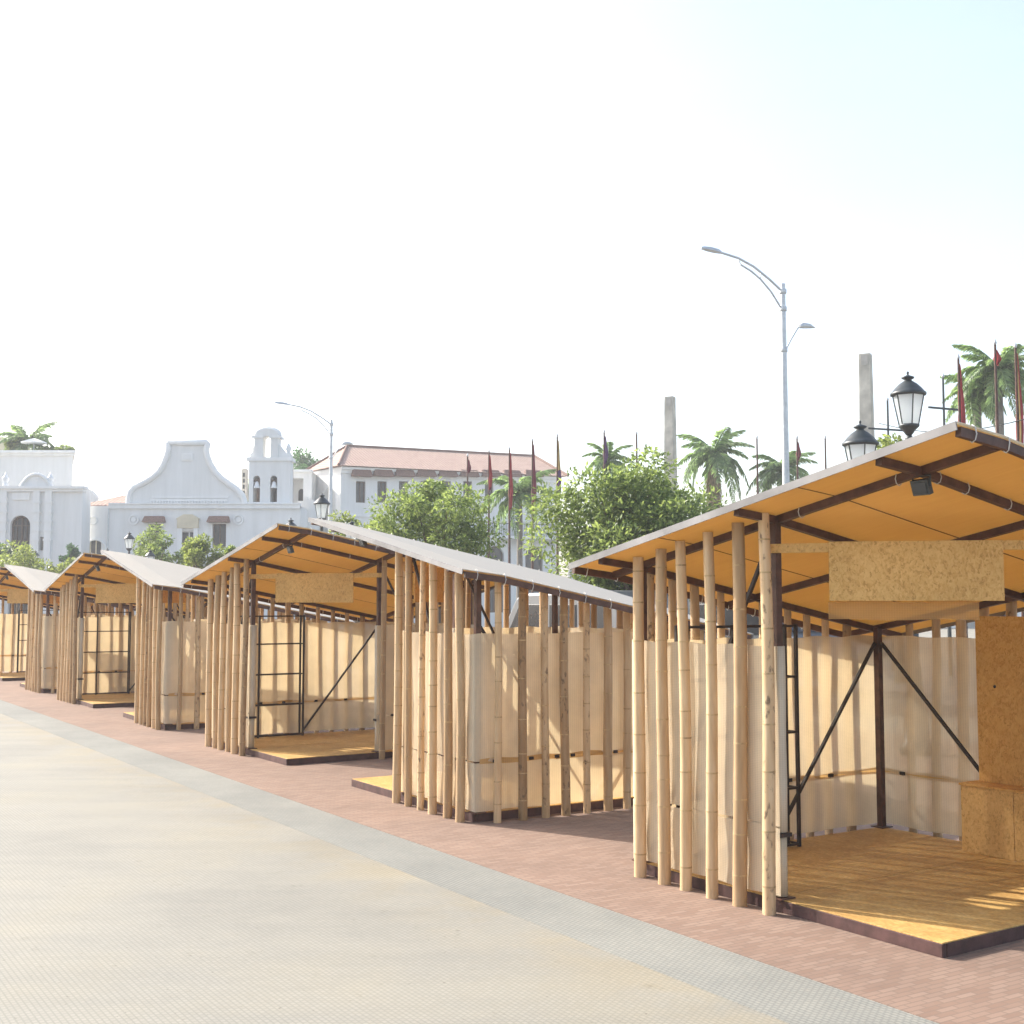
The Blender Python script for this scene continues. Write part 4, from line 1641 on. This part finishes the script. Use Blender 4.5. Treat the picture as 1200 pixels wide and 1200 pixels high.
xl, zc2 = PX(-70, 571)
xr, _ = PX(97, 571)
door = (PX(30.5, 0)[0], PX(53, 0)[0], 0.02, PX(43, 604)[1])
n1 = (PX(12.5, 0)[0], PX(20.5, 0)[0], PX(0, 645)[1], PX(0, 629)[1])
n2 = (PX(64.5, 0)[0], PX(72, 0)[0], PX(0, 645)[1], PX(0, 629)[1])
mb = MB()
rect_wall(mb, xl, xr, 0, zc2, [door, n1, n2], 0, 0.5, 'plaster')
spandrels(mb, door[0], door[1], door[3], 0.004, 0.49, 'plaster')
mb.box((xl, 0.51, 0), (xr, 1.6, zc2 - 0.01), 'plaster')
mb.add([(xr, 0, 0), (xr, 0.51, 0), (xr, 0.51, zc2), (xr, 0, zc2)], [(0, 1, 2, 3)], 'plaster')
mb.add([(xl, 0, zc2), (xr, 0, zc2), (xr, 0.51, zc2), (xl, 0.51, zc2)], [(0, 1, 2, 3)], 'plaster')
mb.build('wall', portal)
mb = MB()
t = 0.10
a, b, c, d = door
r = (b - a) / 2
arc = [((a + b) / 2 + (r - 0.05) * cos(k * pi / 12), 0.36, d - r + (r - 0.05) * sin(k * pi / 12)) for k in range(13)]
mb.tube(arc, 0.09, 'wood_dark', 6)
mb.box((a, 0.3, c), (a + t, 0.42, d - r), 'wood_dark')
mb.box((b - t, 0.3, c), (b, 0.42, d - r), 'wood_dark')
mb.box(((a + b) / 2 - 0.05, 0.32, c), ((a + b) / 2 + 0.05, 0.42, d - 0.1), 'wood_dark')
for k in range(1, 8):
    z = c + (d - r - c) * k / 7
    mb.box((a + t, 0.34, z - 0.03), (b - t, 0.42, z + 0.03), 'wood_dark')
for s in (0.25, 0.75):
    x = a + (b - a) * s
    mb.box((x - 0.02, 0.35, c), (x + 0.02, 0.42, d - 0.25), 'wood_dark')
dd = mb.build('door', portal)
mb = MB()
mb.box((a, 0.43, c), (b, 0.45, d), 'pane_dark')
mb.build('pane', dd)
for nn in (n1, n2):
    mb = MB()
    mb.box((nn[0] + .02, 0.40, nn[2] + .02), (nn[1] - .02, 0.44, nn[3] - .02), 'board_grey')
    mb.build('niche_panel', portal)
mb = MB()
mb.box((xl, -0.20, zc2 - 0.30), (xr + 0.1, 0.505, zc2 - 0.12), 'plaster_trim')
mb.box((xl, -0.32, zc2 - 0.119), (xr + 0.2, 0.6, zc2 + 0.06), 'plaster_trim')
mb.build('cornice', portal)
for px in (8, 23, 60.5, 74):
    x, _ = PX(px, 0)
    mb = MB()
    mb.box((x - 0.22, -0.22, 0), (x + 0.22, -0.003, zc2 - 0.303), 'plaster_trim')
    for k in range(5):
        z = PX(0, 590 + k * 11)[1]
        mb.box((x - 0.27, -0.26, z), (x + 0.27, -0.004, z + 0.14), 'plaster_trim')
    mb.build('pilaster', portal)
    mb = MB()
    mb.lathe([(0.20, 0), (0.20, 0.14), (0.10, 0.20), (0.22, 0.42), (0.24, 0.56), (0.14, 0.68), (0.08, 0.8), (0.02, 0.95)], (x, 0.1, zc2 + 0.061), 'white_paint', 10)
    mb.build('urn', portal)
pc = [(24, 572), (27, 567), (31, 562), (35, 558.5), (39, 556.5), (43, 556), (47, 556.5), (51, 558.5), (55, 562), (59, 568), (61, 572)]
mb = MB()
poly = [PX(*q) for q in pc]
mb.prism([(x, z) for x, z in poly][::-1], -0.1, 0.5, 'plaster')
mb.tube([(x, -0.12, z) for x, z in poly], 0.12, 'plaster_trim', 6)
mb.box((PX(32, 0)[0], -0.09, PX(0, 586)[1]), (PX(52, 0)[0], -0.004, PX(0, 577)[1]), 'plaster_trim')
mb.build('pediment', portal)

# --- flat roofed block behind the portal
YF = 90.0
blk = empty('flat_roofed_house', (at(20, 700, YF).x, YF, 0), 0, 'plain white flat roofed house with plants on its roof terrace, behind the portal', 'house')
bx0 = blk.location.x


def BX(px, py, y=YF):
    p = at(px, py, y)
    return p.x - bx0, p.z


mb = MB()
xr, zr = BX(85.5, 531)
wv = [(BX(0, 0)[0], BX(4.5, 0)[0], BX(0, 571)[1], BX(0, 562)[1]), (BX(64, 0)[0], BX(68, 0)[0], BX(0, 571)[1], BX(0, 562)[1])]
rect_wall(mb, -9, xr, 0, zr, wv, 0, 0.3, 'plaster')
q = [(-9, 0.31), (xr - 0.12, 0.31), (xr - 3.9, 10), (-9, 10)]
mb.hexa([(a, b, 0) for a, b in q], [(a, b, zr - 0.01) for a, b in q], 'plaster')
mb.add([(xr, 0, 0), (xr - .12, 0.31, 0), (xr - .12, 0.31, zr), (xr, 0, zr)], [(0, 1, 2, 3)], 'plaster')
mb.build('wall', blk)
for w in wv:
    window(blk, w, 0.28, 0)
mb = MB()
q = [(-9, -0.3), (xr + 0.3, -0.3), (xr - 3.7, 10.3), (-9, 10.3)]
mb.hexa([(a, b, zr - 0.004) for a, b in q], [(a, b, zr + 0.18) for a, b in q], 'plaster_trim')
mb.box((-9, -0.15, zr - 0.2), (xr + 0.15, -0.003, zr - 0.005), 'plaster_trim')
mb.build('cornice', blk)
mb = MB()
q = [BX(a, b, YF + 5) for a, b in ((-30, 530), (14, 530), (12, 518), (4, 512), (-30, 512))]
mb.prism(q[:2] + q[2:], 5.0, 9.0, 'plaster_cream')
mb.build('roof_room', blk)
zroof = zr + 0.18
palm(32, 519, 93.0, 40, 16, 'small palm on the roof terrace at the top left', 9, z0=zroof, tr=0.04)
for px, wp, hp, lab, s in ((16, 20, 513, 'light yellowish bush left of the roof terrace palm', 41), (62, 44, 523, 'long low green bush at the right end of the roof terrace', 42),
                           (82, 18, 526, 'small green bush at the corner of the roof terrace', 43)):
    a = at(px, hp, 92.5)
    tree('terrace_bush', a.x, 92.5, zroof, a.z, wp * 92.5 / F_PX / 2, 900, 'leaf_light' if s == 41 else 'leaf', lab, s, clumps=10, ls=0.28, cat='bush', group='bushes on the roof terrace', trunk_r=0.05, z0=zroof)
p = at(40, 514, 91.5)
par = empty('parasol', (p.x, 91.5, zroof), 0, 'white parasol open on the roof terrace below the small palm', 'parasol')
mb = MB()
mb.tube([(0, 0, 0), (0, 0, p.z - zroof)], 0.03, 'galvanised', 6)
mb.build('pole', par)
mb = MB()
h = p.z - zroof
mb.lathe([(0.95, h - 0.36), (0.96, h - 0.30), (0.5, h - 0.12), (0.05, h + 0.02)], (0, 0, 0), 'canvas_white', 10, False)
mb.build('canopy', par)

# --- white house with red hipped roof
K = Vector((at(398, 700, 89).x, 89.0))
EAVE = at(398, 547, 89).z
fd = Vector((0.908, 0.419))
fn = Vector((0.419, -0.908))                       # outward
house = empty('red_roofed_house', (K.x, K.y, 0), atan2(fd.y, fd.x), 'large white two storey house with a red tiled hipped roof', 'house')


def HT(px):
    """distance along the facade of the point seen at px"""
    q = (px - 600) / F_PX
    return (q * K.y - K.x) / (fd.x - q * fd.y)


def HZ(t, py):
    return at(0, py, K.y + fd.y * t).z


LEN = HT(655)
ops, wins = [], []
for k in range(9):
    px = 422 + k * 25.2
    t = HT(px)
    w = 0.36
    ops.append((t - w, t + w, HZ(t, 589), HZ(t, 564)))
arches = []
for px, top in ((435, 617), (580, 640), (626, 640), (500, 640), (540, 640)):
    t = HT(px)
    w = 0.5 if px != 435 else 0.36
    if px == 435:
        arches.append((t - w, t + w, HZ(t, 634), HZ(t, top)))
    else:
        arches.append((t - 0.75, t + 0.75, 1.2, HZ(t, top)))
mb = MB()
rect_wall(mb, 0, LEN, 0, EAVE, ops + arches, 0, 0.35, 'plaster')
for a in arches:
    spandrels(mb, a[0], a[1], a[3], 0.004, 0.34, 'plaster')
DEP = 11.0
mb.box((0.0, 0.36, 0), (LEN, DEP, EAVE - 0.01), 'plaster')
mb.add([(0, 0, 0), (0, 0.36, 0), (0, 0.36, EAVE), (0, 0, EAVE)], [(0, 3, 2, 1)], 'plaster')
mb.add([(LEN, 0, 0), (LEN, 0.36, 0), (LEN, 0.36, EAVE), (LEN, 0, EAVE)], [(0, 1, 2, 3)], 'plaster')
mb.build('wall', house)
for w in ops:
    window(house, w, 0.28, 1)
    m = (w[0] + w[1]) / 2
    awning(house, m - 0.78, m + 0.78, w[3] + 0.32, w[3] + 0.85, 0.6)
for a in arches:
    window(house, a, 0.30, 1)
# left wing, at an angle
wl = 5.4
W0 = Vector((-3.1, 4.1)).normalized()
Winv = Matrix.Rotation(-atan2(fd.y, fd.x), 2)
wd = Winv @ W0                                     # in house coordinates
wn = Vector((-wd.y, wd.x))
if (Winv @ Vector((0, -1))).dot(wn) < 0:
    wn = -wn
MW = Matrix(((-wd.x, -wn.x, 0, wd.x * wl), (-wd.y, -wn.y, 0, wd.y * wl), (0, 0, 1, 0), (0, 0, 0, 1)))
mb = MB()
ar = (wl - 2.75, wl - 0.75, 8.3, EAVE - 1.35)
rect_wall(mb, 0, wl, 0, EAVE, [ar], 0.0, 1.2, 'plaster', MW)
spandrels(mb, ar[0], ar[1], ar[3], 0.004, 1.19, 'plaster', MW)
mb.box((ar[0] - 0.2, 1.2, ar[2] - 0.2), (ar[1] + 0.2, 1.3, ar[3] + 0.2), 'plaster_trim', MW)
mb.build('side_wall', house)
wp = Vector((wd.x * wl, wd.y * wl))
# trim
mb = MB()
mb.box((-0.02, -0.12, EAVE - 0.45), (LEN + 0.05, -0.003, EAVE - 0.2), 'plaster_trim')
mb.box((-0.02, -0.3, EAVE - 0.198), (LEN + 0.1, -0.004, EAVE - 0.002), 'plaster_trim')
t = HT(430)
zbelt = HZ(t, 606)
mb.box((-0.02, -0.1, zbelt), (LEN, -0.003, zbelt + 0.16), 'plaster_trim')
mb.build('cornice', house)
# balcony
tb0, tb1 = HT(568), HT(650)
zbal = HZ(HT(600), 632)
mb = MB()
mb.box((tb0, -1.1, zbal), (tb1, -0.12, zbal + 0.2), 'plaster_trim')
for t in (tb0 + 0.3, (tb0 + tb1) / 2, tb1 - 0.3):
    mb.box((t - 0.12, -0.9, zbal - 0.5), (t + 0.12, -0.12, zbal - 0.002), 'plaster_trim')
bal = mb.build('balcony', house)
mb = MB()
n = 40
for k in range(n + 1):
    t = tb0 + 0.04 + (tb1 - tb0 - 0.08) * k / n
    mb.bar((t, -1.05, zbal + 0.2), (t, -1.05, zbal + 1.1), 0.03, 0.03, 'iron_black', (0, 1, 0))
mb.bar((tb0, -1.05, zbal + 1.12), (tb1, -1.05, zbal + 1.12), 0.06, 0.06, 'iron_black')
mb.build('railing', bal)
# roof
RL = Winv @ (Vector((at(412, 0, 95).x, 95.0)) - K)
zr1 = at(0, 523, 95).z
RR = Winv @ (Vector((at(625, 0, 101.5).x, 101.5)) - K)
ov = 0.55
A = Vector((-ov * 0.6, -ov))
B = Vector((LEN + ov, -ov))
Wp = Vector((wp.x, wp.y)) + wn * ov * 0.2 + wd * 0.2
C = Vector((LEN + ov, DEP + 1.5))
D = Vector((wp.x + 1.0, DEP + 1.5))
ze = EAVE + 0.05
mb = MB()
v3 = lambda p, z: (p.x, p.y, z)
vs = [v3(A, ze), v3(B, ze), v3(C, ze), v3(D, ze), v3(Wp, ze), v3(RL, zr1), v3(RR, zr1)]
mb.add(vs, [(0, 1, 6, 5), (1, 2, 6), (2, 3, 5, 6), (3, 4, 5), (4, 0, 5), (4, 3, 2, 1, 0)], 'terracotta')
roof = mb.build('roof', house)
so = roof.modifiers.new('thick', 'SOLIDIFY')
so.thickness = 0.12
mb = MB()
up = Vector((0, 0, 0.05))
for a, b in ((0, 5), (5, 6), (1, 6), (4, 5)):
    mb.tube([Vector(vs[a]) + up, Vector(vs[b]) + up], 0.11, 'awning_tile', 6)
mb.build('ridge_tiles', roof)

# --- annex between the church and the house, with a stepped parapet
YA = 90.0
ann = empty('white_annex', (at(355, 700, YA).x, YA, 0), 0, 'small white annex with a dark recessed porch between bell gable and red roofed house', 'building')
ax0 = ann.location.x


def AX(px, py, y=YA):
    p = at(px, py, y)
    return p.x - ax0, p.z


mb = MB()
x0, zt = AX(338, 553)
x1, _ = AX(366, 553)
rec = (AX(346.5, 0)[0], AX(362.5, 0)[0], AX(0, 600)[1], AX(0, 560)[1])
rect_wall(mb, x0, x1, 0, zt, [rec], 0, 1.4, 'plaster')
mb.box((x0, 1.41, 0), (x1, 4, zt - 0.01), 'plaster')
mb.add([(x0, 0, zt), (x1, 0, zt), (x1, 1.41, zt), (x0, 1.41, zt)], [(0, 1, 2, 3)], 'plaster')
mb.build('wall', ann)
mb = MB()
mb.box((x0, -0.25, zt - 0.02), (x1, 0.5, zt + 0.16), 'plaster_trim')
mb.build('cornice', ann)
aw = (AX(353.5, 0)[0], AX(361, 0)[0], AX(0, 600)[1], AX(0, 571)[1])
mb = MB()
cxm, rr = (aw[0] + aw[1]) / 2, (aw[1] - aw[0]) / 2
mb.prism([(aw[0], aw[2]), (aw[1], aw[2])] + [(cxm + rr * cos(i * pi / 8), aw[3] - rr + rr * sin(i * pi / 8)) for i in range(9)], 1.33, 1.39, 'pane_dark')
mb.build('arched_window', ann)
YQ = 87.0
prp = empty('parapet_wall', (at(358, 700, YQ).x, YQ, 0), 0, 'white stepped parapet wall below the annex porch', 'wall')
qx0 = prp.location.x
mb = MB()
pp = [(343, 708), (372, 708), (374, 590), (369, 589), (367, 586), (361, 586), (360, 582), (356, 582), (355, 587), (349, 587), (347, 590), (343, 590)]
poly = []
for a, b in pp:
    q = at(a, b, YQ)
    poly.append((q.x - qx0, max(0, q.z if b < 700 else 0)))
mb.prism(poly, 0, 0.4, 'plaster')
mb.build('wall', prp)

# --- long low white arcade far right
YR = 96.0
a0, a1 = at(670, 700, YR).x, at(1290, 700, YR).x
arc_o = empty('arcade_building', (a0, YR, 0), 0, 'long low white arcade far behind the nearest stall, seen between its poles', 'building')
mb = MB()
W = a1 - a0
ops = []
n = 14
for k in range(n):
    t = W * (k + 0.5) / n
    ops.append((t - 0.8, t + 0.8, 0.02, 3.0))
rect_wall(mb, 0, W, 0, 4.6, ops, 0, 0.5, 'plaster')
for o_ in ops:
    spandrels(mb, o_[0], o_[1], o_[3], 0.004, 0.49, 'plaster')
mb.box((0, 2.5, 0), (W, 6, 4.59), 'plaster')
mb.add([(0, 0, 4.6), (W, 0, 4.6), (W, 2.51, 4.6), (0, 2.51, 4.6)], [(0, 1, 2, 3)], 'plaster')
mb.build('wall', arc_o)
mb = MB()
mb.box((0, -0.25, 4.601), (W, 0.4, 4.8), 'plaster_trim')
mb.build('cornice', arc_o)


# ------------------------------------------------------------------ parked vans
def van(label):
    root = empty('parked_van', (0, 0, 0), 0, label, 'van', 'vans parked behind the stalls')
    prof = [(-2.3, 0.35), (2.3, 0.35), (2.38, 0.7), (2.3, 1.05), (1.75, 1.18), (1.15, 1.95), (0.9, 2.05), (-2.1, 2.08), (-2.3, 1.95), (-2.36, 1.0)]
    mb = MB()
    mb.prism(prof, -0.85, 0.85, 'silver_paint')
    mb.build('body', root, 0.06)
    for s in (-1, 1):
        for x0, x1 in ((-2.0, -1.1), (-1.0, -0.1)):
            mb = MB()
            mb.box((x0, s * 0.855 - 0.012, 1.2), (x1, s * 0.855 + 0.012, 1.82), 'pane_dark')
            mb.build('window', root, 0.01)
        mb = MB()
        mb.prism([(0.0, 1.2), (1.45, 1.2), (0.98, 1.82), (0.0, 1.82)], s * 0.855 - 0.012, s * 0.855 + 0.012, 'pane_dark')
        mb.build('window', root, 0.01)
    mb = MB()
    mb.hexa([(1.70, -0.72, 1.26), (1.73, -0.72, 1.26), (1.73, 0.72, 1.26), (1.70, 0.72, 1.26)], [(1.18, -0.68, 1.90), (1.21, -0.68, 1.90), (1.21, 0.68, 1.90), (1.18, 0.68, 1.90)], 'pane_dark')
    mb.build('windscreen', root)
    for x in (-1.5, 1.5):
        for s in (-1, 1):
            mb = MB()
            M = Matrix.Translation((x, s * 0.80, 0.33))
            mb.tube([(x, s * 0.70, 0.337), (x, s * 0.90, 0.337)], 0.33, 'rubber', 18)
            w = mb.build('wheel', root, 0.02)
            mb = MB()
            mb.tube([(x, s * 0.895, 0.337), (x, s * 0.912, 0.337)], 0.19, 'galvanised', 14)
            mb.build('rim', w)
    for s in (-1, 1):
        mb = MB()
        mb.box((2.31, s * 0.62 - 0.14, 0.80), (2.385, s * 0.62 + 0.14, 0.96), 'frosted_glass')
        mb.build('headlight', root, 0.02)
    return root


van0 = van('dark grey van with tinted windows seen between the poles of the closed stall')
for i, (px, y, lab) in enumerate([(682, 25.0, None), (880, 27.0, 'dark grey van seen between the front poles of the nearest stall')]):
    o = van0 if i == 0 else copy_tree(van0)
    if lab:
        o['label'] = lab
    o.location = (at(px, 700, y).x, y, 0.004)
    o.rotation_euler = (0, 0, ROW_TH - pi / 2 + (0.1 if i else pi))

# thin cables by the lanterns
p, q = at(1030, 496, 40), at(1230, 484, 26)
mb = MB()
mb.tube([p + (q - p) * (i / 12) + Vector((0, 0, -0.35 * sin(pi * i / 12))) for i in range(13)], 0.012, 'rubber', 5)
tag(mb.build('overhead_cable'), 'thin dark cable sagging across the sky behind the large lantern', 'cable')

# ------------------------------------------------------------------ haze
HAZE = 0.0011
if HAZE > 0:
    m, nt, out = new_mat('haze')
    pv = N(nt, 'ShaderNodeVolumePrincipled')
    pv.inputs['Color'].default_value = (0.95, 0.97, 1.0, 1)
    pv.inputs['Density'].default_value = HAZE
    pv.inputs['Anisotropy'].default_value = 0.0
    nt.links.new(pv.outputs[0], out.inputs['Volume'])
    mb = MB()
    mb.box((-235, -45, -1), (235, 305, 17.5), 'haze')
    tag(mb.build('haze'), kind='stuff')

# ------------------------------------------------------------------ light
ELEV, AZ = radians(35), radians(-57.3)
w = bpy.data.worlds.new("World")
SC.world = w
w.use_nodes = True
nt = w.node_tree
sky = nt.nodes.new('ShaderNodeTexSky')
sky.sky_type = 'NISHITA'
sky.sun_disc = False
sky.sun_elevation = ELEV
sky.sun_rotation = AZ
sky.altitude = 0
sky.air_density = 1.0
sky.dust_density = 3.0
sky.ozone_density = 1.0
hs = nt.nodes.new('ShaderNodeHueSaturation')
hs.inputs['Saturation'].default_value = 0.80
nt.links.new(sky.outputs[0], hs.inputs['Color'])
cl = N(nt, 'ShaderNodeTexNoise')
cl.inputs['Scale'].default_value = 1.6
cl.inputs['Detail'].default_value = 6
mp = N(nt, 'ShaderNodeMapping')
mp.inputs['Scale'].default_value = (1, 1, 2.6)
tcw = N(nt, 'ShaderNodeTexCoord')
nt.links.new(tcw.outputs['Generated'], mp.inputs[0])
nt.links.new(mp.outputs[0], cl.inputs['Vector'])
cf = ramp(nt, cl.outputs['Fac'], [(0.48, (0, 0, 0)), (0.75, (0.06, 0.06, 0.06))])
skyc = mixc(nt, cf, hs.outputs[0], (6.0, 6.2, 6.35))
nt.links.new(skyc, nt.nodes['Background'].inputs[0])
nt.nodes['Background'].inputs[1].default_value = 0.118

sd = Vector((sin(AZ) * cos(ELEV), cos(AZ) * cos(ELEV), sin(ELEV)))
sun = bpy.data.lights.new('sun', 'SUN')
sun.energy = 2.7
sun.angle = radians(0.6)
sun.color = (1.0, 0.945, 0.87)
so = bpy.data.objects.new('sun', sun)
COL.objects.link(so)
so.rotation_euler = sd.to_track_quat('Z', 'Y').to_euler()

SC.view_settings.view_transform = 'Standard'
SC.view_settings.look = 'None'
SC.view_settings.exposure = 1.6
SC.view_settings.gamma = 1.0
SC.view_settings.use_curve_mapping = False
SC.cycles.max_bounces = 8
SC.cycles.diffuse_bounces = 4
SC.cycles.transmission_bounces = 6
SC.cycles.transparent_max_bounces = 12
SC.cycles.volume_bounces = 1
SC.cycles.use_denoising = True
